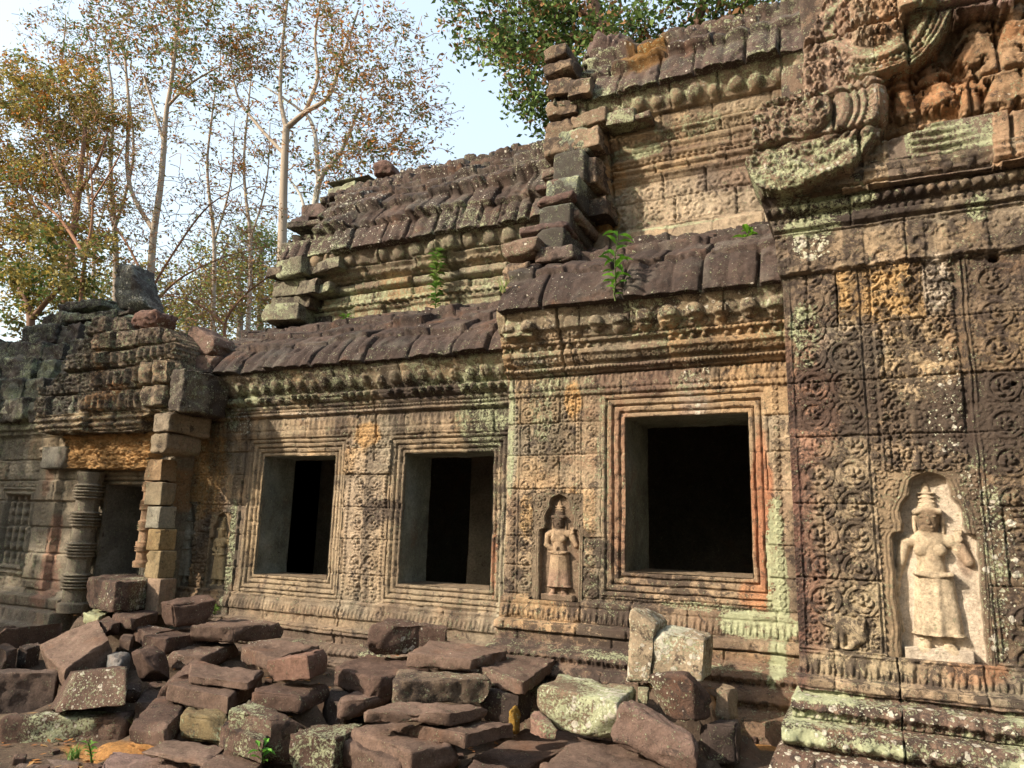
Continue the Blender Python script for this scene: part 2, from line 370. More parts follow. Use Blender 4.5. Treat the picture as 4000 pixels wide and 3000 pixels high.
def opening_block(parent, name, w, Yf, Yb, col, seed, rough=.014):
    """reveal (jambs, head and sill) running back from the face to the room"""
    mb = MB(); x0, x1, z0, z1 = w
    ys = axis([Yf+.03, Yb], .02)
    for k, (a, b) in enumerate((((x0, z0), (x0, z1)), ((x0, z1), (x1, z1)), ((x1, z1), (x1, z0)), ((x1, z0), (x0, z0)))):
        n = int(math.hypot(b[0]-a[0], b[1]-a[1])/.02)+1; t = np.linspace(0, 1, n+1)
        T, Y = np.meshgrid(t, ys); Xa = a[0]+(b[0]-a[0])*T; Za = a[1]+(b[1]-a[1])*T
        e = np.clip(np.minimum(T, 1-T)*12, 0, 1)*ss(0, .05, Y-ys[0]-.0)
        g = rough*(fb2(Y*4+k*9, Xa*3+Za*3, seed, 4)+.3*fb2(Y*22, (Xa+Za)*22, seed+1, 3)-.3)*e
        nx, nz = ((-1, 0), (0, 1), (1, 0), (0, -1))[k]
        V, F = sheet(np.stack([Xa+nx*-g*1.2, Y, Za+nz*-g*1.2], -1)); F = F.reshape(-1, 4)
        C = col*(.85+.35*fb2(Y*5, (Xa+Za)*5, seed+2, 4))[..., None]; C = mix(C, ss(.15, .5, fb2(Y*4, (Xa+Za)*3, seed+3, 4))*.4, (.30, .31, .28))
        if k == 3: C = mix(C, .85, (.20, .14, .09))
        mb.add(V, F, C.reshape(-1, 3), (.12, .05, .28))
    return mb.build(name, STONE, parent)

# ---- relief figure (standing devata) given as limbs; coordinates in a 0..1 tall local frame, u to the right, v up from the feet
def devata(u, v, variant=0):
    """returns relief height in units of figure height; figure spans v 0..1, |u|<.3"""
    H = np.full(u.shape, -.2)
    def cap(x1, y1, x2, y2, r1, r2, zo=0, fl=1.0, k=60.):
        nonlocal H
        dx, dy = x2-x1, y2-y1; L = dx*dx+dy*dy+1e-9; t = np.clip(((u-x1)*dx+(v-y1)*dy)/L, 0, 1); r = r1+(r2-r1)*t
        d = np.sqrt((u-x1-t*dx)**2+(v-y1-t*dy)**2); z = np.where(d < r, zo+fl*np.sqrt(np.clip(r*r-d*d, 0, None)), -.2)
        a = np.clip(.5+.5*(z-H)/.012, 0, 1); H = np.maximum(H*(1-a)+z*a+.012*a*(1-a), np.maximum(H, z))
    # skirt
    t = np.clip((v-.085)/(.50-.085), 0, 1); hw = np.interp(t, [0, .06, .5, .85, 1], [.165, .148, .13, .118, .10]); cx = .012
    q = (u-cx)/hw; sk = np.where((np.abs(q) < 1) & (v > .085) & (v < .50), .005+.085*np.sqrt(np.clip(1-q*q, 0, 1))**.8+.006*np.cos(q*9)*ss(.3, 0, t), -.2)
    sk = sk+.010*ss(.035, .0, np.abs(u-cx-.01))*ss(.5, .44, v)*(v > .085)
    H = np.maximum(H, sk)
    cap(-.10, .487, .0, .470, .014, .014, .085); cap(0, .470, .115, .487, .014, .014, .085)
    cap(0, .49, 0, .58, .093, .078, .0, .8); cap(0, .60, 0, .69, .085, .105, .0, .75)
    cap(-.12, .705, .12, .705, .047, .047, .0, 1.0)
    cap(-.055, .643, -.050, .650, .045, .045, .036, .9); cap(.055, .643, .050, .650, .045, .045, .036, .9)
    cap(0, .70, 0, .78, .042, .045, .01)
    cap(0, .805, 0, .865, .062, .073, .015, .95)          # head
    cap(-.07, .902, .07, .902, .022, .022, .055)           # diadem
    cap(0, .90, 0, 1.01, .074, .040, .0, .8); cap(0, 1.0, 0, 1.09, .040, .020, 0, .9)
    for z in (.94, .97, 1.0, 1.03): cap(-.045, z, .045, z, .006, .006, .033)
    cap(-.082, .86, -.085, .76, .018, .014, .005); cap(.082, .86, .085, .76, .018, .014, .005)
    # face
    cap(0, .855, 0, .828, .008, .015, .075); cap(-.020, .800, .020, .800, .009, .009, .066)
    cap(-.045, .868, -.018, .866, .007, .006, .072); cap(.045, .868, .018, .866, .007, .006, .072)
    cap(-.032, .850, -.030, .850, .012, .012, .058); cap(.032, .850, .030, .850, .012, .012, .058)
    # arms
    if variant == 1:
        cap(-.15, .69, -.165, .57, .040, .034); cap(-.165, .57, -.03, .49, .030, .024, .02); cap(-.03, .49, .02, .485, .026, .018, .075); cap(-.01, .51, .0, .54, .012, .016, .085)
        for f in range(4): cap(-.01, .497-.009*f, .03, .492-.009*f, .006, .005, .10)
    else:
        cap(-.15, .69, -.185, .55, .040, .033); cap(-.185, .55, -.215, .43, .030, .021); cap(-.218, .41, -.225, .37, .026, .020, .005)
        for f in range(4): cap(-.237+f*.011, .365, -.232+f*.009, .335, .007, .005, .012)
        cap(-.22, .32, -.20, .10, .008, .012, .0)
    cap(.15, .69, .225, .57, .040, .034); cap(.225, .57, .180, .70, .030, .022, .02); cap(.178, .72, .172, .75, .026, .018, .03)
    for f in range(4): cap(.160+f*.010, .755, .155+f*.012, .782, .007, .005, .035)
    # legs, feet and ground
    cap(-.062, .095, -.066, .03, .036, .032, .0); cap(.062, .095, .066, .03, .036, .032, .0)
    cap(-.068, .02, -.09, .0, .034, .026, .02); cap(.068, .02, .09, .0, .034, .026, .02)
    cap(-.098, .058, -.035, .058, .009, .009, .03); cap(.035, .058, .098, .058, .009, .009, .03)
    return H
def niche_mask(u, v):
    """lobed arch niche, 1 inside"""
    w = np.interp(v, [-.06, .0, .66, .72, .755, .765, .82, .86, .90, .96, 1.01, 1.06, 1.12, 1.15, 1.17], [.245, .245, .25, .25, .235, .185, .175, .185, .185, .16, .125, .12, .10, .06, .0])
    return w-np.abs(u-.025)
def devata_patch(parent, name, cx, zfoot, Hf, Y, depth, variant, colf, mcol, seed, mirror=1, label=None, rel=1.0, half=.33):
    """the niche with its standing figure, a finer piece let into the wall; the wall around it lies at plane Y"""
    xs = np.arange(cx-half*Hf, cx+half*Hf+1e-6, max(.0032, Hf*.0032)); zs = np.arange(zfoot-.07*Hf, zfoot+1.19*Hf, max(.0032, Hf*.0032))
    X, Z = np.meshgrid(xs, zs); u = (X-cx)/Hf*mirror; v = (Z-zfoot)/Hf
    wob = .006*fb2(X*12, Z*12, seed, 3)
    nm = niche_mask(u, v)+wob*2; ins = ss(-.004, .006, nm)
    rim = np.exp(-((nm+.022)/.010)**2)*.012*Hf+np.exp(-((nm+.048)/.010)**2)*.010*Hf
    scl = curls((X-cx), Z, .07, seed)*.011*ss(-.055, -.075, nm)*ss(.3, .6, v)
    h = np.where(ins > 0, 0, 0)+rim+scl
    ped = ((v < .0) & (np.abs(u) < .20))*1.0
    H = devata(u+wob*.3, v+wob*.3, variant); fig = H > -.1
    hin = -depth+np.where(fig, np.clip(H, 0, 1)*Hf*rel, 0)+.004*fb2(X*14, Z*14, seed+2, 4)
    h = h*(1-ins)+hin*ins
    h = np.where(ped > 0, np.maximum(h, -.002), h)
    h = h+.0025*fb2(X*22, Z*22, seed+8, 4)
    C, M = colf(X, Z, ins, fig)
    V, F = sheet(np.stack([X, Y-h, Z], -1)); F = F.reshape(-1, 4)
    V2, F2, b = skirt_faces(F, V, np.array([0, .05, 0])); C = C.reshape(-1, 3); M = M.reshape(-1, 3)
    o = mesh_np(name, V2, F2, STONE, parent, np.concatenate([C, C[b]]), np.concatenate([M, M[b]]))
    if label: o["label"] = label
    return o, (xs[0]+.002, xs[-1]-.002, zs[0]+.002, zs[-1]-.002)

def streaks(C, X, Z, z0, z1, seed, a=.7):
    s = ss(.0, .3, fb2(X*8, Z*.6, seed, 4)+.25*fb2(X*25, Z*2, seed+1, 3))*ss(z0+.4*fb2(X*5, X*0, seed+2, 2), z1, Z)
    return mix(C, s*a, (.07, .055, .044))
# ------------------------------------------------------------------ vaulted roofs
def roof_surface(parent, name, x0, x1, prof, ncourse, seed, rib=.17, ribh=.022, lip=.05, dx=.014, ds=.014, col=ROOF, ma=(.3, .4, .6), ragL=0, ragR=0, cut=None, colfun=None, wj=.45):
    prof = np.array(prof, float); seg = np.hypot(*np.diff(prof, axis=0).T); s_ = np.concatenate([[0], np.cumsum(seg)]); Ls = s_[-1]
    # smooth the profile
    ns = int(Ls/ds); sv = np.linspace(0, Ls, ns); yy = np.interp(sv, s_, prof[:, 0]); zz = np.interp(sv, s_, prof[:, 1])
    kk = max(3, int(.12/ds)); ker = np.ones(2*kk+1)/(2*kk+1)
    yy = np.convolve(np.pad(yy, kk, 'reflect', reflect_type='odd'), ker, 'valid'); zz = np.convolve(np.pad(zz, kk, 'reflect', reflect_type='odd'), ker, 'valid')
    ty = np.gradient(yy); tz = np.gradient(zz); l = np.hypot(ty, tz); ny, nz = -tz/l, ty/l
    xs = axis([x0, x1], dx); X, S = np.meshgrid(xs, sv); NY = np.repeat(ny[:, None], len(xs), 1); NZ = np.repeat(nz[:, None], len(xs), 1)
    Sw = S+.035*fb2(X*1.3, S*.8, seed, 3)
    rs = np.random.RandomState(seed); cb = np.linspace(0, Ls, ncourse+1)+np.concatenate([[0], rs.uniform(-.04, .04, ncourse-1), [0]])
    cb[0] = -.2; cb[-1] = Ls+.3; k = np.clip(np.searchsorted(cb, Sw)-1, 0, ncourse-1)
    # each stone in a course: its own width, set-back, tilt
    ids = np.zeros(X.shape); jx = np.full(X.shape, 9.); loc = np.zeros(X.shape); wid = np.ones(X.shape)
    for i in range(ncourse):
        j = [x0-.6*rs.rand()-.3]
        while j[-1] < x1+.5: j.append(j[-1]+wj*(.65+.8*rs.rand()))
        j = np.array(j); m = k == i
        if m.any():
            xx = X[m]+.012*fb2(S[m]*5, X[m]*2, seed+i, 3); q = np.clip(np.searchsorted(j, xx)-1, 0, len(j)-2)
            ids[m] = i*100+q; jx[m] = np.minimum(xx-j[q], j[q+1]-xx); loc[m] = (xx-(j[q]+j[q+1])/2); wid[m] = j[q+1]-j[q]
    r1 = rnd1(ids, seed); r2 = rnd1(ids, seed+1); r3 = rnd1(ids, seed+2); r4 = rnd1(ids, seed+4)
    t = (Sw-cb[k])/(cb[k+1]-cb[k]); t = np.clip(t, 0, 1); dlow = (Sw-cb[k]); dlow = np.where(k == 0, dlow-.2+0, dlow)
    e = fb2(X*3.1, S*3.1, seed+7, 4)
    d = lip*(1-t)**1.2*(.7+.9*r1)+(r2-.5)*lip*.9+(r3-.5)*.10*loc/np.maximum(wid, .1)*.4
    f = X/rib+.15*fb2(X*.8, S*.5, seed+3, 2); a = f-np.floor(f)-.5
    er = ss(-.7, .1, e)*(.5+.7*r4)
    d = d+ribh*(np.sqrt(np.clip(1-(2*a)**2, 0, 1))-.5)*er*(.6+.8*r1)+.005*np.exp(-((np.abs(a)-.16)/.05)**2)*er
    d = d+.018*e+.010*fb2(X*13, S*13, seed+8, 4)-.02*ss(.3, .5, fb2(X*8, S*8, seed+9, 3))
    edge = np.minimum(jx, np.minimum(np.maximum(dlow, 0), 9))
    d = d-.020*ss(.028, 0, jx)*(.4+r3)-.016*ss(.02, 0, dlow)*(k > 0)-.004*np.abs(fb2(X*30, S*30, seed+14, 2))
    d = d-.075*ss(.011, .004, jx)-.06*ss(.016, .004, dlow)*(k > 0)
    # missing bits of the lower lip
    bite = ss(.35, .55, fb2(X*4.3, k*3.7, seed+12, 3)); d = d-bite*.05*ss(.09, .03, dlow)*(k > 0)
    P = np.stack([X+.0*X, yy[:, None]+NY*d, zz[:, None]+NZ*d], -1)
    V, F = sheet(P); F = F  # orientation: x to the right, s upwards -> normal towards viewer/up
    cx = (X[:-1, :-1]+X[1:, 1:])/2; cs = (S[:-1, :-1]+S[1:, 1:])/2
    keep = np.ones(cx.shape, bool)
    if ragL: keep &= cx > x0+ragL*rnd1(k[:-1, :-1]*7+1, seed+31)
    if ragR: keep &= cx < x1-ragR*rnd1(k[:-1, :-1]*7+2, seed+33)
    if cut is not None: keep &= ~cut(cx, cs/Ls)
    C = col*(.72+.6*rnd1(ids, seed+21))[..., None]; C = mix(C, ss(.0, .6, fb2(X*2.2, S*2.2, seed+22, 4))*.45, (.115, .08, .063)); C = mix(C, ss(.1, .5, fb2(X*5, S*5, seed+26, 4))*.3, (.13, .125, .105)); C = mix(C, ss(.2, .6, fb2(X*1.4+5, S*3, seed+23, 4))*.5, (.055, .05, .046))
    lich = ss(.08, .0, dlow)*.35+ss(-.1, .5, fb2(X*1.2, S*1.8, seed+25, 3))
    M = np.asarray(ma)*np.stack([lich, .5+.8*r2, .8+0*r2], -1)
    if colfun is not None: C, M = colfun(X, S/Ls, C, M)
    return emit(name, V, F[keep], C.reshape(-1, 3), np.clip(M.reshape(-1, 3), 0, 1.5), STONE, parent, push=(0, .2, -.03))

def knobs(X, Z, z0, sp, r, x0, seed, top=None):
    """row of lotus-bud knobs under the eave"""
    k = np.floor((X-x0)/sp); jit = rnd1(k, seed); a = (X-x0)-(k+.5)*sp+(jit-.5)*sp*.12; zz = (Z-z0-(rnd1(k, seed+1)-.5)*r*.35)
    rr = r*(.8+.35*rnd1(k, seed+2)); gone = rnd1(k, seed+3) < .12
    el = np.where(zz > 0, .9, 1.05); d = np.sqrt(a*a+(zz*el)**2)/rr
    return np.where(gone, .25, 1)*np.clip(1-d**2, 0, 1)**.5*rr*.85
# ------------------------------------------------------------------ the tall bay with the single large window
def lichen_blobs(M, X, Z, Y, lst, ch):
    for px, py, rx, ry, a in lst:
        cx, cz = XZ(px, py, Y); s = np.linalg.norm(onY(px, py, Y)-EYE)/FPX
        b = blob(X, Z, cx, cz, rx*s, ry*s, int(px) % 97); M[..., ch] = np.maximum(M[..., ch], a*b)
    return M
def paint_blobs(C, X, Z, Y, lst):
    for px, py, rx, ry, c, a in lst:
        cx, cz = XZ(px, py, Y); s = np.linalg.norm(onY(px, py, Y)-EYE)/FPX
        C = mix(C, a*blob(X, Z, cx, cz, rx*s, ry*s, int(px+py) % 89), c)
    return C
def base_colour(X, Z, seed, ids=None):
    n = fb2(X*1.1, Z*1.3, seed, 4); n2_ = fb2(X*3+4, Z*3, seed+2, 4)
    C = np.broadcast_to(TAN, X.shape+(3,)).copy()
    C = mix(C, ss(-.1, .45, n)*.75, GREY); C = mix(C, ss(.05, .5, n2_)*.6, BROWN)
    if ids is not None:
        C = C*(.82+.34*ids)[..., None]; C = mix(C, ss(.72, .95, ids)*.35, ORANGE)
    st = fb2(X*7, Z*.7, seed+5, 4); C = mix(C, ss(.0, .4, st)*.6, (.11, .078, .058)); C = mix(C, ss(.1, .5, fb2(X*2.2, Z*.9, seed+8, 5))*.55, (.085, .068, .054)); C = C*(1+.35*fb2(X*9, Z*9, seed+9, 4))[..., None]
    return C

YB = 5.6
W3 = (-1.74, -.79, 1.288, 2.495); FR3 = (-1.935, -.665, 1.095, 2.683)
bay = thing("window_bay", (-1.5, YB, .3), "tall carved stone bay with the single large black window", "temple wall")
BX0, BX1 = -2.78, -.20
def bay_h(X, Z):
    n = fb2(X*2.4, Z*2.4, 3, 4); er = ss(-.75, .0, n)*.8+.2
    ids, jt = coursing(X, Z, [0, .3, .52, .80, 1.07, 1.30, 1.53, 1.92, 2.2, 2.47, 2.86, 3.14, 3.6], .35, .85, 4, BX0, BX1)
    prof = np.interp(Z+.005*n, [-.2, .28, .30, .46, .475, .50, .55, .60, .615, .63, .665, .69, .705, .72, .735, .805, .815, .87, .885, 1.0, 1.01, 1.045, 1.055, 2.69, 2.70, 2.72, 2.865, 2.87, 2.89, 2.895, 2.925, 2.93, 2.955, 2.96, 3.01, 3.015, 3.055, 3.06, 3.10, 3.11, 3.2, 3.22, 3.30, 3.36, 3.5],
                     [.66, .64, .56, .54, .46, .37, .40, .37, .29, .28, .31, .29, .20, .18, .125, .125, .155, .150, .055, .04, .05, .05, 0, 0, .02, .02, .02, .05, .055, .085, .085, .06, .06, .10, .125, .15, .155, .13, .135, .175, .20, .24, .27, .30, .28])
    h = prof.copy(); c = np.zeros_like(h)
    u = X
    # base lotus band, circle band, frieze
    c = np.where((Z > .885) & (Z < 1.0), petals(u, Z-.89, .044, .105)*.016, c)
    c = np.where((Z > 1.055) & (Z < 1.10) & (X > -2.7), rings(u, Z-1.077, .042, .018)*.008, c)
    c = np.where((Z > .62) & (Z < .69), petals(u, Z-.62, .07, .07)*.014, c)
    c = np.where((Z > .49) & (Z < .61), petals(u, Z-.49, .13, .11)*.02, c)
    c = np.where((Z > 2.735) & (Z < 2.865), petals(u, 2.865-Z, .075, .12)*.016+rings(u, Z-2.76, .05, .016)*.008, c)
    c = np.where((Z > 2.69) & (Z < 2.735), rings(u, Z-2.712, .042, .018)*.008, c)
    c = np.where((Z > 2.893) & (Z < 2.927), beads(u, Z-2.91, .030, .014)*.015, c)
    c = np.where((Z > 2.96) & (Z < 3.012), curls(u, Z, .04, 4)*.012, c)
    c = np.where((Z > 3.06) & (Z < 3.10), beads(u, Z-3.08, .085, .024)*.03*(rnd1(np.floor(u/.085), 9) > .25), c)
    c = np.where((Z > 3.11) & (Z < 3.19), curls(u, Z, .07, 8)*.010, c)
    wallz = (Z > 1.055) & (Z < 2.69)
    e = lambda px: XZ(px, 2000, YB)[0]
    a0, a1, a2, a3, a4, a5 = BX0, e(2022), e(2088), e(2263), e(2343), FR3[0]
    c = np.where(wallz & (X < a1), rings(Z, X-(a0+a1)/2-.01, .052, .023)*.010, c)
    zc = np.floor(Z/.155); vv = Z-(zc+.5)*.155; c = np.where(wallz & (X > a1) & (X < a2), roundel(X-(a1+a2)/2, vv, .066, 1)*.013, c)
    c = np.where(wallz & (X > a2+.012) & (X < a3-.05), curls(X-(a2+a3)/2, Z, .085, 21)*.014*ss(1.1, 1.3, Z), c)
    c = np.where(wallz & (X > a3-.045) & (X < a3), beads(Z, X-a3+.022, .034, .014)*.009, c)
    zc = np.floor(Z/.13); vv = Z-(zc+.5)*.13; c = np.where(wallz & (X > a3+.01) & (X < a4), roundel(X-(a3+a4)/2-.005, vv, .05, -1)*.010, c)
    for ln in (a1, a2+.004, a3-.05, a3+.004): c = np.where(wallz, np.maximum(c, .010*ss(.007, .002, np.abs(X-ln))), c)
    h = np.where(wallz & (X > a2) & (X < a2+.01), h-.018, h)
    c = np.where(wallz & (X > FR3[1]+.03) & (X < FR3[1]+.12), np.maximum(c, rings(Z, X-FR3[1]-.075, .05, .023)*.009), c)
    h = h+c*er*1.5
    fh, d = frame_height(X, Z, W3, .19); infr = (X > FR3[0]) & (X < FR3[1]) & (Z > FR3[2]) & (Z < FR3[3]); h = np.where(infr, fh, h)
    jamp = np.where(infr, .25, 1.0)
    h = h+(ids-.5)*.010*jamp-jt*.016*jamp
    low = ss(.8, .6, Z); h = h+.005*n+.003*fb2(X*11, Z*11, 6, 4)+low*.02*fb2(X*5, Z*5, 60, 4)
    # knob row
    kb = knobs(X, Z, 3.225, .196, .075, BX0, 5); h = h+kb*1.05*ss(3.12, 3.16, Z)*(1+0*h)
    h = h+(Z > 3.19)*.03*fb2(X*3, Z*3, 12, 4)
    crack = ss(.012, .004, np.abs(X-(-2.235+.02*fb2(Z*9, X*0, 3, 3))-.06*(Z-3.0)))*(Z > 2.86)*(Z < 3.4); h = h-.05*crack
    # colours
    C = base_colour(X, Z, 40, ids)
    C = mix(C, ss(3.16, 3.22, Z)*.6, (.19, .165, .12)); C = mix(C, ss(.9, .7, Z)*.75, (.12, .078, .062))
    C = mix(C, infr*.5, (.33, .235, .15))
    C = paint_blobs(C, X, Z, YB, [(2980, 2020, 45, 330, RED, .85), (2960, 2330, 60, 50, (.38, .19, .10), .8), (2420, 1900, 60, 320, (.30, .17, .11), .7), (2120, 1560, 130, 180, (.20, .17, .12), .5),
        (2350, 2000, 28, 420, (.22, .19, .14), .6), (2240, 1990, 30, 90, ORANGE, .75), (2240, 1560, 40, 80, ORANGE, .6), (2060, 2000, 35, 90, (.42, .27, .12), .6), (2700, 1400, 330, 40, (.09, .075, .055), .5),
        (2700, 1560, 60, 120, (.34, .27, .22), .6), (2550, 1500, 90, 60, (.13, .08, .06), .7), (2850, 1520, 140, 40, (.42, .29, .17), .6), (2600, 2420, 400, 60, (.17, .12, .085), .6), (2180, 1750, 90, 130, (.13, .11, .08), .5), (2500, 1470, 250, 60, (.14, .09, .07), .6), (2000, 1700, 25, 240, (.45, .44, .33), .5)])
    M = np.stack([.12+.25*ss(.0, .5, fb2(X*1.5, Z*1.5, 44, 3)), .10+.0*X, .42+.35*ss(0, .5, fb2(X*1.2, Z*1.7, 45, 3))], -1)
    M[..., 0] = np.maximum(M[..., 0], ss(2.9, 3.05, Z)*ss(-.4, .3, fb2(X*2, Z*2.5, 46, 4))*.62); M[..., 1] = np.maximum(M[..., 1], ss(3.1, 3.2, Z)*.55)
    for zc_, w_ in ((.71, .03), (.47, .05)): M[..., 0] = np.maximum(M[..., 0], ss(w_*1.5, 0, np.abs(Z-zc_+.01))*ss(-.5, .3, fb2(X*2.5, Z, 47, 3))*1.0)
    M = lichen_blobs(M, X, Z, YB, [(3040, 2300, 42, 320, 1.35), (2960, 2440, 140, 55, 1.3), (2360, 1750, 30, 260, .55), (2120, 1560, 60, 160, .6), (1998, 1700, 16, 250, .95), (2760, 1700, 160, 10, .4), (2740, 2370, 170, 14, .8), (2700, 1500, 70, 60, .5), (2250, 1500, 120, 60, .5)], 0)
    M = lichen_blobs(M, X, Z, YB, [(2720, 1500, 60, 120, .8), (2140, 1420, 120, 70, .7), (2120, 1500, 60, 100, .6)], 1)
    C = mix(C, infr*0, C) if False else C
    return h, C, M
e_ = lambda px: XZ(px, 2150, YB)[0]
dcx = XZ(2176, 2150, YB)[0]; dz0 = XZ(2176, 2322, YB)[1]; dH = (XZ(2174, 2010, YB)[1]-dz0)/.93
def dev_col(base, fig_c, mfig=(.1, .1, .2), wall=BROWN, extra=None):
    def f(X, Z, ins, fig):
        C = np.broadcast_to(np.asarray(wall), X.shape+(3,)).copy()*(1+.35*fb2(X*6, Z*6, 9, 4))[..., None]
        C = mix(C, ins, base); C = mix(C, fig*ins*.999, fig_c); C = C*(1+.22*fb2(X*9, Z*9, 19, 4))[..., None]
        M = np.zeros(X.shape+(3,))+np.array((.2, .12, .35)); M = np.where((ins > .5)[..., None], np.asarray(mfig), M)
        if extra: C, M = extra(X, Z, C, M, ins, fig)
        return C, M
    return f
def ex_bay(X, Z, C, M, ins, fig):
    hd = blob(X, Z, dcx, dz0+.86*dH, .075, .085, 3); C = mix(C, hd*.85*fig, (.05, .035, .028)); C = mix(C, ss(dz0+.33*dH, dz0+.22*dH, Z)*.5*fig, (.20, .12, .10)); return C, M
_, dev3r = devata_patch(bay, "devata_relief", dcx, dz0, dH, YB, .050, 1, dev_col((.16, .115, .08), (.32, .23, .15), extra=ex_bay, wall=(.17, .13, .09)), None, 5, label="small standing goddess carved in a niche left of the large window")
xs = axis([BX0, dev3r[0], dev3r[1], FR3[0], W3[0], W3[1], FR3[1], BX1], .0065); zs = axis([.0, .3, .815, .885, dev3r[2], dev3r[3]-.0, 2.495, 2.6831, 2.865, 3.44], .0065)
zs = np.unique(np.concatenate([zs[(np.abs(zs-W3[2]) > .004) & (np.abs(zs-W3[3]) > .004) & (np.abs(zs-FR3[2]) > .004) & (np.abs(zs-FR3[3]) > .004)], [W3[2], W3[3], FR3[2], FR3[3]]]))
V, F, C, M, X, Z = wall_surface(xs, zs, YB, bay_h); 
cx = (X[:-1, :-1]+X[1:, 1:])/2; cz = (Z[:-1, :-1]+Z[1:, 1:])/2
op = inrect(cx, cz, W3); fr = inrect(cx, cz, FR3) & ~op; dv = inrect(cx, cz, dev3r)
emit("wall", V, F[~op & ~fr & ~dv & (cz > .885) & (cz < 2.865)], C, M, STONE, bay, None)
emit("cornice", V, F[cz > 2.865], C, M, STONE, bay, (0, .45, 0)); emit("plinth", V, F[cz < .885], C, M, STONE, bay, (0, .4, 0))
wf = emit("window_frame", V, F[fr], C, M, STONE, bay, None)
opening_block(wf, "window_reveal", W3, YB, 6.3, GGREY, 11)
bayroof = roof_surface(bay, "roof", BX0+.05, BX1, [(5.28, 3.37), (5.31, 3.50), (5.42, 3.69), (5.68, 3.90), (6.1, 4.12), (6.5, 4.30), (6.8, 4.42)], 5, 101, rib=.21, ribh=.030, lip=.05, wj=.5, col=ROOF*1.1, ma=(.25, .35, .6), dx=.012, ds=.011)
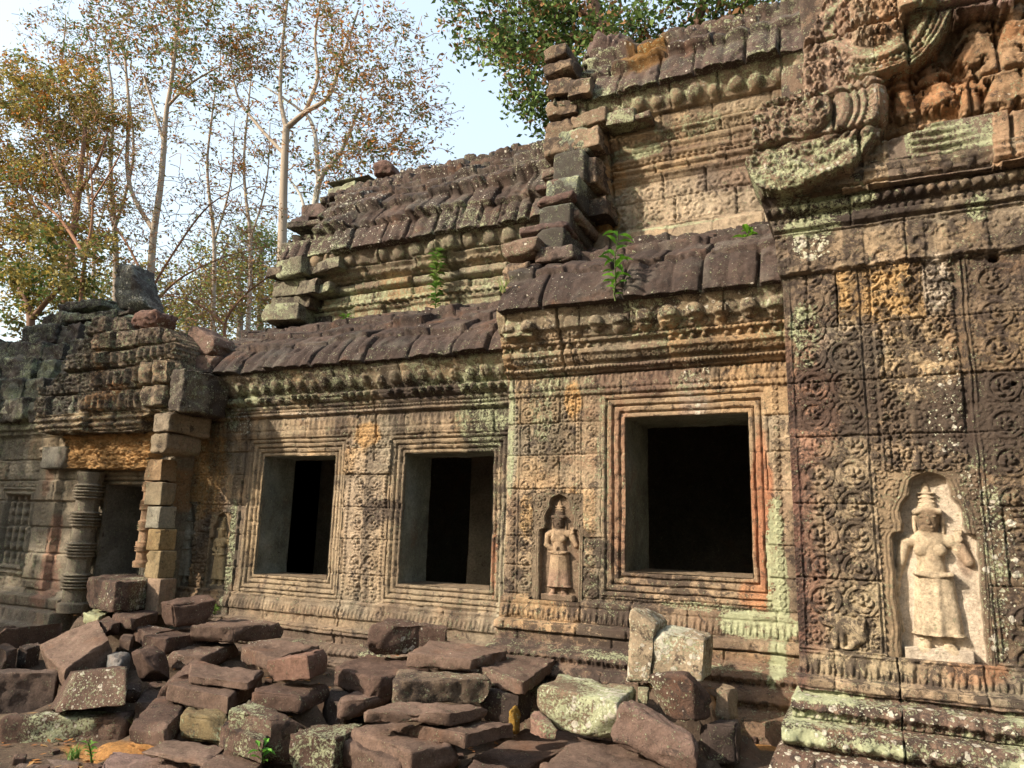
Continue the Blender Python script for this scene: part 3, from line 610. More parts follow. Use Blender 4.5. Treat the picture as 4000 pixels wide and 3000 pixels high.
# ------------------------------------------------------------------ the low wing with two windows
YW = 5.8
W1 = (-5.78, -4.83, 1.052, 2.263); FR1 = (-5.985, -4.665, .855, 2.445)
W2 = (-3.985, -3.03, 1.058, 2.265); FR2 = (-4.125, -2.86, .885, 2.44)
wing = thing("gallery_wing", (-4.9, YW, .3), "low carved stone gallery wing with two dark windows side by side", "temple wall")
WX0, WX1 = -7.25, -2.70
def wing_h(X, Z):
    n = fb2(X*2.1, Z*2.3, 13, 4); er = ss(-.75, .0, n)*.75+.25
    ids, jt = coursing(X, Z, [-.3, .1, .36, .60, .87, 1.12, 1.45, 1.75, 2.07, 2.32, 2.66, 2.84, 3.3], .4, 1.0, 24, WX0, WX1)
    prof = np.interp(Z+.006*n, [-.3, .10, .12, .24, .25, .30, .36, .39, .40, .43, .46, .48, .49, .565, .575, .62, .635, .70, .715, .84, .85, .868, .87, 2.45, 2.455, 2.655, 2.66, 2.675, 2.68, 2.70, 2.705, 2.75, 2.755, 2.78, 2.785, 2.80, 2.83, 2.88, 2.885, 2.95, 3.03, 3.08, 3.2],
                     [.52, .50, .40, .38, .30, .25, .30, .27, .20, .22, .20, .17, .09, .09, .12, .115, .04, .035, .05, .03, .035, .03, 0, 0, .02, .02, .045, .05, .075, .075, .055, .055, .085, .09, .07, .105, .13, .13, .10, .15, .20, .24, .22])
    c = np.zeros_like(X); u = X
    c = np.where((Z > .715) & (Z < .82), petals(u, Z-.715, .045, .10)*.016, c)
    c = np.where((Z > .40) & (Z < .48), petals(u, Z-.40, .06, .08)*.016, c)
    c = np.where((Z > .26) & (Z < .38), petals(u, Z-.26, .12, .12)*.018, c)
    c = np.where((Z > 2.53) & (Z < 2.655), petals(u, 2.655-Z, .07, .12)*.016, c)
    c = np.where((Z > 2.46) & (Z < 2.53), rings(u, Z-2.495, .05, .019)*.009, c)
    c = np.where((Z > 2.708) & (Z < 2.75), beads(u, Z-2.729, .034, .017)*.017, c)
    c = np.where((Z > 2.805) & (Z < 2.88), beads(u, Z-2.845, .092, .034)*.035*(rnd1(np.floor(u/.092), 19) > .3), c)
    c = np.where((Z > 2.885) & (Z < 2.95), curls(u, Z, .06, 18)*.012, c)
    wallz = (Z > .87) & (Z < 2.45)
    # pilaster between the windows
    m = wallz & (X > FR1[1]) & (X < FR2[0]); xc = (FR1[1]+FR2[0])/2; zc = np.floor(Z/.19); vv = Z-(zc+.5)*.19
    pr = np.maximum(roundel(X-xc+.075, vv, .082, 1), roundel(X-xc-.085, vv, .082, -1)); vf = Z-np.round(Z/.19)*.19
    pr = np.maximum(pr, flower(X-xc-.005, vf, .045)); low = Z < 1.18
    pr = np.where(low, curls(X-xc, Z, .09, 31), pr)
    c = np.where(m, pr*.016*(np.abs(X-xc-.005) < .175), c)
    c = np.where(m & (np.abs(X-xc) > .19), beads(Z, np.abs(X-xc)-.215, .035, .016)*.010, c)
    c = np.where(m & (Z > 2.09), curls(X-xc, Z, .075, 33)*.014, c)
    h0 = np.where(m & (Z > 2.07) & (Z < 2.40), .022, 0.)
    # left pilaster
    lx0, lx1 = -6.9, FR1[0]-.10; m = wallz & (X < lx1+.08)
    e1 = lx0+(lx1-lx0)*.36; e2 = lx0+(lx1-lx0)*.62
    c = np.where(m & (X < e1), curls(X, Z, .10, 35)*.014, c)
    zc = np.floor(Z/.12); vv = Z-(zc+.5)*.12; c = np.where(m & (X > e1+.02) & (X < e2+.30), curls(X-.02, Z, .085, 36)*.014, c)
    zc = np.floor(Z/.115); vv = Z-(zc+.5)*.115; c = np.where(m & (X > lx1-.14), roundel(X-lx1+.04, vv, .05, 1)*.011, c)
    for ln in (e1, e1+.03, lx1-.13, lx1+.05): c = np.where(wallz, np.maximum(c, .012*ss(.009, .003, np.abs(X-ln))), c)
    c = np.where(wallz & (X > FR2[1]+.03), beads(Z, X-FR2[1]-.07, .04, .018)*.01, c)
    h = prof+c*er*1.5+h0
    infr = np.zeros(X.shape, bool)
    for W_, FR_ in ((W1, FR1), (W2, FR2)):
        fh, d = frame_height(X, Z, W_, .175); i = (X > FR_[0]) & (X < FR_[1]) & (Z > FR_[2]) & (Z < FR_[3]); h = np.where(i, fh, h); infr |= i
    ja = np.where(infr, .3, 1.0); h = h+(ids-.5)*.014*ja-jt*.016*ja
    # the mason's joint running in steps between the windows, opened up by settlement
    for xr, w_, z0, z1 in ((-6.03, .010, .55, 2.5), (-4.32, .012, 2.2, 3.0), (-4.60, .008, .4, .95), (-6.0, .012, 2.5, 3.0)):
        cr = ss(w_, w_*.4, np.abs(X-xr-.02*fb2(Z*6, X*0+xr, 4, 3)))*(Z > z0)*(Z < z1); h = h-.045*cr
    h = h+.005*n+.003*fb2(X*11, Z*11, 16, 4)+ss(.5, .3, Z)*.02*fb2(X*5, Z*5, 61, 4)
    kb = knobs(X, Z, 2.965, .165, .055, WX0, 15); h = h+kb*.9*ss(2.88, 2.92, Z)+(Z > 2.88)*.028*fb2(X*3, Z*3, 17, 4)
    C = base_colour(X, Z, 50, ids)
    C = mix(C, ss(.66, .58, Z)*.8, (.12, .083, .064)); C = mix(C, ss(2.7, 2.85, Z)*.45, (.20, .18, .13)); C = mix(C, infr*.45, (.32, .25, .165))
    C = mix(C, m*0.0, TAN) if False else C
    C = paint_blobs(C, X, Z, YW, [(1420, 2000, 90, 260, (.33, .26, .19), .7), (1440, 1700, 60, 50, ORANGE, .6), (1700, 1560, 300, 80, (.10, .075, .06), .6), (1900, 1650, 130, 160, (.15, .14, .10), .7), (1010, 2050, 60, 200, (.36, .26, .15), .5),
        (800, 1850, 120, 160, ORANGE*.9, .7), (820, 2250, 120, 120, (.34, .22, .12), .7), (700, 2000, 60, 300, (.17, .13, .10), .6), (1925, 2200, 16, 160, RED, .7), (1300, 1620, 300, 20, (.33, .27, .21), .5), (905, 2100, 40, 220, (.12, .11, .09), .6), (1100, 1680, 160, 40, (.34, .27, .18), .6), (1960, 2150, 26, 260, (.33, .30, .22), .6), (1200, 2410, 300, 40, (.28, .20, .13), .6)])
    C = streaks(C, X, Z, 2.1, 2.7, 311, .6); C = streaks(C, X, Z, .3, .85, 314, .5)
    M = np.stack([.10+.2*ss(0, .5, fb2(X*1.5, Z*1.5, 54, 3)), .10+.0*X, .38+.35*ss(0, .5, fb2(X*1.2, Z*1.7, 55, 3))], -1)
    M[..., 0] = np.maximum(M[..., 0], ss(2.62, 2.85, Z)*ss(-.5, .2, fb2(X*2, Z*2.5, 56, 4))*.62)
    M[..., 0] = np.maximum(M[..., 0], ss(.07, 0, np.abs(Z-.46))*ss(-.4, .3, fb2(X*2.5, Z, 57, 3))*.95); M[..., 1] = np.maximum(M[..., 1], ss(2.8, 2.9, Z)*.5)
    M = lichen_blobs(M, X, Z, YW, [(1000, 1560, 60, 60, .9), (920, 1620, 50, 70, .7), (1880, 1650, 110, 130, .75), (900, 2150, 24, 200, .8), (1900, 1480, 100, 90, .8), (1600, 2470, 90, 20, .8), (800, 1560, 100, 60, .5)], 0)
    M = lichen_blobs(M, X, Z, YW, [(950, 1650, 60, 60, .9), (1230, 1620, 80, 30, .7), (1900, 1560, 80, 60, .6)], 1)
    M = lichen_blobs(M, X, Z, YW, [(1900, 1700, 120, 160, .8), (1700, 1530, 240, 40, .8)], 2)
    return h, C, M
def dev_at(px, pfoot, phead, Yp):
    cx = XZ(px, pfoot, Yp)[0]; z0 = XZ(px, pfoot, Yp)[1]; return cx, z0, (XZ(px, phead, Yp)[1]-z0)/.93
dA = dev_at(838, 2283, 2060, YW); dB = dev_at(703, 2270, 2025, YW)
_, dr1 = devata_patch(wing, "devata_relief", dA[0], dA[1], dA[2], YW, .045, 1, dev_col((.15, .12, .085), (.36, .27, .15), wall=(.25, .18, .11)), None, 7, label="small goddess in a niche beside the left window", half=.24)
_, dr2 = devata_patch(wing, "devata_relief", dB[0], dB[1], dB[2], YW, .035, 0, dev_col((.13, .11, .085), (.30, .27, .21), wall=(.2, .16, .11)), None, 8, label="pale goddess carved at the wing's far left edge", half=.20)
bx = sorted([WX0, dr2[0], dr2[1], dr1[0], dr1[1], FR1[0], W1[0], W1[1], FR1[1], FR2[0], W2[0], W2[1], FR2[1], WX1])
xs = axis(bx, .0085); zs = axis([-.1, .36, .575, .635, .87, 1.0, 2.455, 2.66, 2.9, 3.13], .0075)
for a in (W1[2], W1[3], W2[2], W2[3], FR1[2], FR1[3], FR2[2], FR2[3]): zs = np.append(zs[np.abs(zs-a) > .003], a)
zs = np.unique(zs)
V, F, C, M, X, Z = wall_surface(xs, zs, YW, wing_h)
cx = (X[:-1, :-1]+X[1:, 1:])/2; cz = (Z[:-1, :-1]+Z[1:, 1:])/2
o1 = inrect(cx, cz, W1); o2 = inrect(cx, cz, W2); f1 = inrect(cx, cz, FR1) & ~o1; f2 = inrect(cx, cz, FR2) & ~o2; dv = inrect(cx, cz, dr1) | inrect(cx, cz, dr2)
emit("wall", V, F[~o1 & ~o2 & ~f1 & ~f2 & ~dv & (cz > .635) & (cz < 2.66)], C, M, STONE, wing, None)
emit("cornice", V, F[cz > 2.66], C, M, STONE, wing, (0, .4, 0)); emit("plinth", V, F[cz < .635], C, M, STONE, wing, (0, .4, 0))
for f_, w_ in ((f1, W1), (f2, W2)):
    wf = emit("window_frame", V, F[f_], C, M, STONE, wing, None); opening_block(wf, "window_reveal", w_, YW, 6.3, np.array((.20, .205, .17)), 12+int(w_[0]*10)%5)
wf["label"] = "window frame with a red broken right edge"
roof_surface(wing, "roof", -6.85, WX1+.02, [(5.52, 3.12), (5.55, 3.22), (5.67, 3.36), (5.95, 3.57), (6.35, 3.80), (6.7, 3.95), (7.0, 4.06)], 5, 111, rib=.17, ribh=.034, lip=.045, wj=.42, col=ROOF*1.05, ma=(.22, .3, .5), dx=.014, ds=.012)
ip = MB(); V, F, C, M = rock_mesh(box8((-4.05, 7.9, 1.7), (.5, .45, 2.7)), 77, r=.02, amp=.01, base=np.array((.22, .19, .15)), ma=(.1, .1, .2), chip=.05, d=.08); ip.add(V, F, C, M); ip.build("inner_pillar", STONE, wing)
ip = MB(); V, F, C, M = rock_mesh(box8((-6.1, 7.6, 1.7), (.5, .45, 2.7)), 78, r=.02, amp=.01, base=np.array((.22, .19, .15)), ma=(.1, .1, .2), chip=.05, d=.08); ip.add(V, F, C, M); ip.build("inner_pillar", STONE, wing)
# a dark room behind the three windows
rm = MB()
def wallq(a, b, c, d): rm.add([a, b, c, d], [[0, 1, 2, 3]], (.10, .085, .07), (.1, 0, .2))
R0, R1, Ra, Rb, Rz0, Rz1 = -6.9, .3, 6.3, 9.2, .5, 3.02
wallq((R0, Rb, Rz0), (R1, Rb, Rz0), (R1, Rb, Rz1), (R0, Rb, Rz1)); wallq((R0, Ra, Rz1), (R1, Ra, Rz1), (R1, Rb, Rz1), (R0, Rb, Rz1)); wallq((R0, Ra, Rz0), (R1, Ra, Rz0), (R1, Rb, Rz0), (R0, Rb, Rz0))
wallq((R0, Ra, Rz0), (R0, Rb, Rz0), (R0, Rb, Rz1), (R0, Ra, Rz1)); wallq((R1, Ra, Rz0), (R1, Rb, Rz0), (R1, Rb, Rz1), (R1, Ra, Rz1))
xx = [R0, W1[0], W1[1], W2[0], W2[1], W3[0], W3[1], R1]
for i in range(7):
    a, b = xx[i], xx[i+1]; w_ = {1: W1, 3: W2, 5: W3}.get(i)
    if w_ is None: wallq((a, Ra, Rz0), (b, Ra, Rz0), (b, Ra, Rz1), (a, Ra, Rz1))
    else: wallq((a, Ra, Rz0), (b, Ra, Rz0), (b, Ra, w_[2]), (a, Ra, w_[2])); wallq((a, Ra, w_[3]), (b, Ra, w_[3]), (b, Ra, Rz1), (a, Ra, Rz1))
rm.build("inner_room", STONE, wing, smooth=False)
# ------------------------------------------------------------------ upper storey, left: a ruined vault of dark stones
def rag_edge(F, cx, cz, x0, amp, step, seed, side=-1):
    k = np.floor(cz/step); off = rnd1(k, seed)*amp
    return cx > x0+off if side < 0 else cx < x0-off
def end_wall(parent, X, prof, zlo, yback, seed, col, ma, th=.45):
    """rough ashlar closing the end of a vault below its curve"""
    prof = np.array(prof); mb = MB(); rr = np.random.RandomState(seed); z = zlo; i = 0
    while z < prof[:, 1].max()-.12:
        hgt = rr.uniform(.17, .25); y = float(np.interp(z+hgt, prof[:, 1], prof[:, 0]))+.10
        while y < yback-.1:
            w_ = min(rr.uniform(.3, .6), yback-y); V, F, C, M = rock_mesh(box8((X+rr.uniform(-.05, .05), y+w_/2, z+hgt/2), (th, w_, hgt)), seed+i, r=.02, amp=.015, base=np.array(col)*rr.uniform(.75, 1.2), ma=ma, chip=.1, d=.06); mb.add(V, F, C, M); y += w_; i += 1
        z += hgt
    mb.build("end_wall", STONE, parent)
YU = 6.9
vault = thing("upper_vault", (-5.0, YU, 4.0), "ruined upper vault of dark rough stones above the two-window wing", "temple roof")
UX0, UX1 = -6.62, -2.75
def upv_h(X, Z):
    Z = Z+.10*ss(4.1, 4.8, Z)
    n = fb2(X*2, Z*2, 23, 4)
    ids, jt = coursing(X, Z, [3.7, 4.0, 4.19, 4.38, 4.56, 4.75, 5.1], .3, .8, 34, UX0, UX1, gap=.006)
    prof = np.interp(Z+.008*n, [3.7, 4.12, 4.14, 4.26, 4.27, 4.36, 4.37, 4.42, 4.44, 4.52, 4.53, 4.60, 4.62, 4.68, 4.74, 4.85, 4.95, 5.1], [.05, .05, .08, .09, .05, .06, .03, .10, .12, .12, .05, .06, .12, .15, .20, .24, .27, .25])
    c = np.zeros_like(X); c = np.where((Z > 4.15) & (Z < 4.25), beads(X, Z-4.2, .085, .032)*.028, c); c = np.where((Z > 4.28) & (Z < 4.37), petals(X, Z-4.28, .06, .085)*.016, c)
    c = np.where((Z > 4.54) & (Z < 4.66), curls(X, Z, .11, 41)*.022, c)
    kb = knobs(X, Z, 4.83, .24, .095, UX0, 25)*ss(4.70, 4.76, Z)*.8+.03*fb2(X*5, Z*5, 38, 3)*ss(4.6, 4.7, Z)
    h = prof+c+kb+(ids-.5)*.07-jt*.05+.012*n+.006*fb2(X*10, Z*10, 26, 4)
    C = base_colour(X, Z, 60, ids); C = mix(C, ss(4.6, 4.8, Z)*.55, (.15, .125, .095)); C = mix(C, ss(-.2, .4, fb2(X*1.2, Z*2, 62, 3))*.4, (.24, .225, .165))
    M = np.stack([.4+.3*ss(4.6, 4.2, Z)+.2*fb2(X*2, Z*2, 63, 3), .35+0*X, .3+0*X], -1)
    M = lichen_blobs(M, X, Z, YU, [(1350, 1180, 300, 60, .9), (1500, 1100, 150, 60, .6)], 0)
    return h, C, M
xs = axis([UX0, UX1], .012); zs = axis([3.85, 4.6, 4.92], .011)
V, F, C, M, X, Z = wall_surface(xs, zs, YU, upv_h); cx = (X[:-1, :-1]+X[1:, 1:])/2; cz = (Z[:-1, :-1]+Z[1:, 1:])/2
k = rag_edge(F, cx, cz, UX0, .35, .19, 3)
emit("wall", V, F[k & (cz < 4.64)], C, M, STONE, vault, (0, .5, 0)); emit("cornice", V, F[k & (cz >= 4.64)], C, M, STONE, vault, (0, .4, -.02))
def vcol(X, S, C, M): M[..., 0] *= ss(.9, .2, S)*.3+.6; return C, M
VP = [(6.60, 4.83), (6.63, 5.06), (6.78, 5.40), (7.05, 5.74), (7.45, 6.10), (7.9, 6.40), (8.3, 6.60)]
roof_surface(vault, "roof", UX0-.02, UX1, VP+[(8.7, 6.4), (9.2, 6.0)], 11, 121, rib=.17, ribh=.05, lip=.085, wj=.34, col=ROOF*1.05, ma=(.55, .55, .4), dx=.016, ds=.015, ragL=.55, colfun=vcol)
end_wall(vault, UX0+.45, [(6.75, 3.9), (6.75, 4.8)]+VP[1:], 3.95, 9.0, 370, (.12, .105, .08), (.4, .3, .5))
# broken left end: separate courses of tumbled ashlar still in place
vault_end = MB(); rs = np.random.RandomState(5)
def stones(mb, lst, Y, seed, col=(.17, .15, .11), ma=(.6, .4, .4), dep=.5, r=.015, amp=.022):
    for i, (px0, py0, px1, py1) in enumerate(lst):
        a = onY(px0, py1, Y); b = onY(px1, py0, Y); j = rs.uniform(-.04, .04, 3)
        c = ((a[0]+b[0])/2, Y+dep/2+j[0], (a[2]+b[2])/2); s = (abs(b[0]-a[0])*1.08, dep*(.9+.5*rs.rand()), abs(b[2]-a[2])*1.06)
        V, F, C, M = rock_mesh(box8(c, s, j[1]*2.5, (j[2], j[1])), seed+i, r=r, amp=amp, base=np.array(col)*(.8+.4*rs.rand()), ma=ma, d=.035, chip=.12)
        mb.add(V, F, C, M)
stones(vault_end, [(1050, 1190, 1180, 1270), (1060, 1150, 1200, 1215), (1070, 1085, 1190, 1165), (1170, 1090, 1250, 1160), (1215, 1100, 1290, 1150), (1110, 1010, 1215, 1090), (1070, 1050, 1130, 1090), (1200, 1010, 1345, 1075)], 6.62, 300, dep=.55)
stones(vault_end, [(1120, 940, 1250, 1015), (1240, 940, 1350, 1000)], 6.75, 320, col=(.12, .10, .08), ma=(.55, .5, .5))
stones(vault_end, [(1130, 900, 1260, 960), (1140, 860, 1260, 905)], 7.0, 330, col=(.10, .085, .07), ma=(.5, .5, .5))
stones(vault_end, [(1185, 790, 1300, 860), (1150, 850, 1220, 895)], 7.6, 340, col=(.09, .065, .06), ma=(.3, .4, .4))
stones(vault_end, [(1285, 715, 1395, 795), (1290, 690, 1440, 722)], 8.1, 350, col=(.17, .16, .12), ma=(.8, .4, .3))
stones(vault_end, [(1400, 680, 1540, 730)], 8.2, 360, col=(.09, .07, .06), ma=(.3, .4, .4))
vault_end.build("broken_end", STONE, vault)
cr = MB()
for i, px in enumerate(range(1560, 2140, 46)):
    p = onY(px, 640-(px-1560)*.21, 8.25); s = .13+.08*rnd1(i, 4); 
    V, F, C, M = rock_mesh(box8((p[0], 8.3, 6.66), (s*1.2, .2, .16+.14*(i % 4 == 2)), .3*i, (.1*(i % 3-1), .1)), 400+i, r=.05, amp=.03, base=ROOF*1.4, ma=(.3, .4, .4), d=.04); cr.add(V, F, C, M)
cr.build("crest_stones", STONE, vault)

# ------------------------------------------------------------------ upper storey, right: the tall storey above the large window
YT = 6.7
tall = thing("upper_storey", (-1.4, YT, 4.4), "tall upper storey of tan carved stone under a mossy tiled vault", "temple wall")
TX0, TX1 = -2.72, 1.1
def tall_h(X, Z):
    Z = Z+.185*ss(5.0, 5.95, Z)
    n = fb2(X*2, Z*2, 33, 4); er = ss(-.7, 0, n)*.6+.4
    ids, jt = coursing(X, Z, [4.3, 4.55, 4.86, 5.13, 5.26, 5.5, 5.66, 5.86, 6.3], .3, .62, 44, TX0, TX1, gap=.005)
    prof = np.interp(Z+.006*n, [4.3, 4.50, 4.52, 4.56, 4.575, 5.06, 5.07, 5.09, 5.10, 5.14, 5.15, 5.19, 5.20, 5.24, 5.25, 5.31, 5.32, 5.36, 5.37, 5.43, 5.44, 5.50, 5.51, 5.60, 5.61, 5.65, 5.66, 5.85, 5.86, 5.90, 6.0, 6.1, 6.3],
                     [.10, .10, .07, .06, 0, 0, .02, .02, .045, .045, .02, .03, .06, .06, .04, .05, .08, .085, .06, .07, .10, .11, .09, .11, .14, .15, .11, .12, .16, .17, .22, .27, .26])
    c = np.zeros_like(X)
    c = np.where((Z > 4.60) & (Z < 5.03), curls(X, Z, .125, 51)*.022+.014*ss(.01, .003, np.abs(((X+Z*.55)/.33) % 1-.5)*.33), c)
    c = np.where((Z > 5.105) & (Z < 5.14), beads(X, Z-5.122, .035, .016)*.014, c); c = np.where((Z > 5.26) & (Z < 5.31), beads(X, Z-5.285, .06, .024)*.02, c)
    c = np.where((Z > 5.37) & (Z < 5.43), petals(X, Z-5.37, .06, .06)*.016, c); c = np.where((Z > 5.51) & (Z < 5.6), curls(X, Z, .07, 53)*.028, c)
    zc = np.floor(X/.16); c = np.where((Z > 5.67) & (Z < 5.84), roundel(X-(zc+.5)*.16, Z-5.755, .072, 1)*.018, c)
    kb = knobs(X, Z, 5.96, .19, .075, TX0, 35)*ss(5.85, 5.9, Z)*.75+.03*fb2(X*5, Z*5, 37, 3)*ss(5.8, 5.9, Z)
    # projecting pilaster at the left end and the open vertical joint beside it
    pil = ss(-2.20, -2.215, X)*(Z < 5.7)*.09*ss(4.0, 4.1, Z)
    h = prof+c*er+kb+pil+(ids-.5)*.022-jt*.03+.010*n+.005*fb2(X*10, Z*10, 36, 4)-.05*ss(.018, .006, np.abs(X+2.205-.015*fb2(Z*6, X*0, 7, 3)))*(Z < 5.8)
    C = base_colour(X, Z, 70, ids); C = mix(C, ss(5.1, 5.0, Z)*.6, (.36, .29, .21)); C = mix(C, ss(5.0, 5.3, Z)*ss(6, 5.6, Z)*.5, (.27, .195, .12)); C = streaks(C, X, Z, 4.5, 5.9, 321, .6); C = mix(C, ss(5.9, 6.1, Z)*.6, (.16, .12, .095))
    C = paint_blobs(C, X, Z, YT, [(2350, 870, 70, 90, ORANGE, .8), (2400, 700, 60, 60, (.44, .27, .13), .7), (2850, 680, 130, 70, (.13, .10, .08), .8), (2900, 600, 120, 120, (.20, .14, .10), .7), (2300, 600, 120, 60, (.28, .18, .12), .6), (2600, 590, 200, 14, (.13, .09, .07), .6)])  # dark patches beside the pediment put a cast shadow into the stone colour
    M = np.stack([.12+.3*ss(0, .5, fb2(X*1.5, Z*1.5, 74, 3)), .12+.0*X, .25+.2*ss(0, .5, fb2(X*1.2, Z*1.7, 75, 3))], -1)
    M[..., 0] = np.maximum(M[..., 0], ss(5.8, 6.0, Z)*.7); M[..., 1] = np.maximum(M[..., 1], ss(5.8, 6.0, Z)*.45)
    M = lichen_blobs(M, X, Z, YT, [(2480, 590, 110, 40, .9), (2330, 560, 50, 40, .9), (2600, 900, 260, 12, .9), (2700, 480, 140, 60, .55)], 0)
    return h, C, M
xs = axis([TX0, TX1], .0115); zs = axis([4.30, 5.72, 5.98], .0105)
V, F, C, M, X, Z = wall_surface(xs, zs, YT, tall_h); cx = (X[:-1, :-1]+X[1:, 1:])/2; cz = (Z[:-1, :-1]+Z[1:, 1:])/2
k = rag_edge(F, cx, cz, TX0, .22, .2, 7)
emit("wall", V, F[k & (cz < 5.70)], C, M, STONE, tall, (0, .5, 0)); emit("cornice", V, F[k & (cz >= 5.70)], C, M, STONE, tall, (0, .4, -.02))
def tcol(X, S, C, M):
    mo = ss(.1, .5, fb2(X*2.1, S*7, 81, 4))*ss(-.9, -1.9, X)*ss(.9, .6, S)*ss(.02, .15, S); C = mix(C, mo*.85, (.20, .10, .022)); M[..., 0] = M[..., 0]+.3*ss(-1.2, -2.4, X); return C, M
roof_surface(tall, "roof", TX0-.1, TX1, [(6.40, 5.93), (6.44, 6.12), (6.6, 6.40), (6.9, 6.72), (7.3, 7.06), (7.8, 7.34), (8.3, 7.55), (8.8, 7.4), (9.4, 7.0)], 10, 131, rib=.20, ribh=.045, lip=.075, wj=.42, col=ROOF*1.25, ma=(.4, .5, .35), dx=.015, ds=.014, ragL=.35, colfun=tcol)
end_wall(tall, TX0+.2, [(6.6, 4.4), (6.6, 5.9), (6.46, 6.12), (6.6, 6.40), (6.9, 6.72), (7.3, 7.06), (7.8, 7.34), (8.3, 7.55)], 4.5, 9.2, 380, (.15, .11, .08), (.3, .3, .5))
te = MB()
stones(te, [(2235, 760, 2370, 860), (2225, 620, 2340, 740), (2130, 540, 2245, 620), (2125, 450, 2230, 545), (2240, 500, 2350, 600), (2130, 380, 2240, 460), (2140, 300, 2230, 385), (2225, 300, 2310, 390), (2135, 235, 2240, 305), (2130, 175, 2215, 240), (2240, 420, 2370, 500)], 6.36, 500, col=(.20, .145, .10), ma=(.25, .4, .5), dep=.5, r=.018, amp=.03)
stones(te, [(2370, 430, 2470, 505), (2460, 440, 2540, 480)], 6.42, 540, col=(.15, .11, .085), ma=(.6, .4, .4))
te.build("corner_stones", STONE, tall)
cr = MB()
for i, px in enumerate(range(2430, 3060, 52)):
    p = onY(px, 0, 8.25); s = .13+.1*rnd1(i, 6); 
    V, F, C, M = rock_mesh(box8((p[0]+.0, 8.3, 7.66), (s*1.3, .22, .16+.16*(i % 3 == 1)), .3*i, (.1*(i % 3-1), .1)), 600+i, r=.05, amp=.03, base=np.array((.16, .11, .085)), ma=(.3, .4, .4), d=.04); cr.add(V, F, C, M)
cr.build("crest_stones", STONE, tall)

# ------------------------------------------------------------------ the stepped end gable between the two roofs
gable = thing("end_gable", (-2.6, 5.6, 3.4), "stepped dark stone gable end between the two roofs, its right face green", "gable")
ge = MB()
def gst(px0, py0, px1, py1, Y, dep, col, ma, seed, r=.035, amp=.022):
    a = onY(px0, py1, Y); b = onY(px1, py0, Y); V, F, C, M = rock_mesh(box8(((a[0]+b[0])/2, Y+dep/2, (a[2]+b[2])/2), (b[0]-a[0], dep, b[2]-a[2]), rs.uniform(-.06, .06), (rs.uniform(-.03, .03), rs.uniform(-.03, .03))), seed, r=r, amp=amp, base=col, ma=ma, d=.035); ge.add(V, F, C, M)
gcl = [(1940, 1195, 2075, 1320, 5.28, .5, (.22, .18, .12), (.6, .5, .4)), (1955, 1105, 2050, 1200, 5.36, .6, (.27, .18, .11), (.3, .4, .4)), (2040, 1120, 2200, 1200, 5.44, .5, (.12, .08, .07), (.2, .35, .3)),
       (1950, 1010, 2060, 1110, 5.46, .7, (.25, .18, .12), (.4, .4, .4)), (2050, 1030, 2210, 1120, 5.50, .6, (.14, .095, .08), (.25, .35, .3)), (1935, 920, 2090, 1010, 5.55, 1.0, (.17, .12, .09), (.3, .5, .4)),
       (2080, 940, 2240, 1030, 5.62, .9, (.10, .075, .065), (.35, .4, .4)), (2010, 860, 2200, 925, 5.75, 1.1, (.12, .08, .07), (.3, .35, .4)), (2130, 800, 2260, 880, 5.95, .8, (.15, .12, .09), (.5, .4, .4)),
       (2090, 740, 2240, 805, 5.95, .9, (.11, .07, .06), (.2, .35, .3)), (2090, 690, 2220, 750, 6.05, .9, (.11, .07, .06), (.2, .35, .3)), (2110, 630, 2230, 700, 6.25, .7, (.14, .1, .08), (.4, .35, .3))]
for i, g in enumerate(gcl): gst(*g[:6], np.array(g[6]), g[7], 700+i)
ge.build("gable_stones", STONE, gable)
g2 = MB()
for i, (y0, y1, z0, z1) in enumerate([(5.75, 6.85, 3.95, 4.3), (5.9, 6.85, 4.3, 4.62), (6.05, 6.85, 4.62, 4.95), (6.2, 6.85, 4.95, 5.3), (6.3, 6.85, 5.3, 5.6)]):
    V, F, C, M = rock_mesh(box8((-2.52+.01*i, (y0+y1)/2, (z0+z1)/2), (.34, y1-y0, z1-z0)), 750+i, r=.03, amp=.015, base=np.array((.14, .15, .12)), ma=(.6, .2, .6)); g2.add(V, F, C, M)
g2.build("green_side_face", STONE, gable)
# ------------------------------------------------------------------ the carved pier on the right with the large goddess, and the pediment above it
YP = 4.9
def polymask(X, Z, pts):
    ins = np.zeros(X.shape, bool); n = len(pts)
    for i in range(n):
        x1, z1 = pts[i]; x2, z2 = pts[(i+1) % n]
        c = ((z1 > Z) != (z2 > Z)) & (X < (x2-x1)*(Z-z1)/(z2-z1+1e-12)+x1); ins ^= c
    return ins
pier = thing("carved_pier", (.2, YP, .3), "carved stone pier covered in scrollwork with the large pale goddess niche", "pier")
zp = lambda py, px=3300: XZ(px, py, YP)[1]
xp = lambda px, py=2000: XZ(px, py, YP)[0]
PX0, PX1 = -.435, 1.55
cxd, z0d = XZ(3650, 2538, YP); cxd = XZ(3640, 2200, YP)[0]; Hd = (XZ(3640, 1985, YP)[1]-z0d)/.925
def ex_pier(X, Z, C, M, ins, fig):
    hd = blob(X, Z, cxd+.005, z0d+.83*Hd, .085*Hd/1.0, .10*Hd, 3, .15)*fig; C = mix(C, hd*.8, (.14, .09, .055))
    C = mix(C, blob(X, Z, cxd, z0d+.60*Hd, .10, .16, 5)*.55*fig, (.31, .24, .16)); C = mix(C, blob(X, Z, cxd+.2*Hd, z0d+.60*Hd, .05, .12, 6)*.7, (.20, .13, .09))
    C = mix(C, blob(X, Z, cxd-.02, z0d+.2*Hd, .12, .12, 7, .6)*.4*fig, (.33, .27, .19))
    M[..., 2] = np.where(hd > .3, .35, M[..., 2]); return C, M
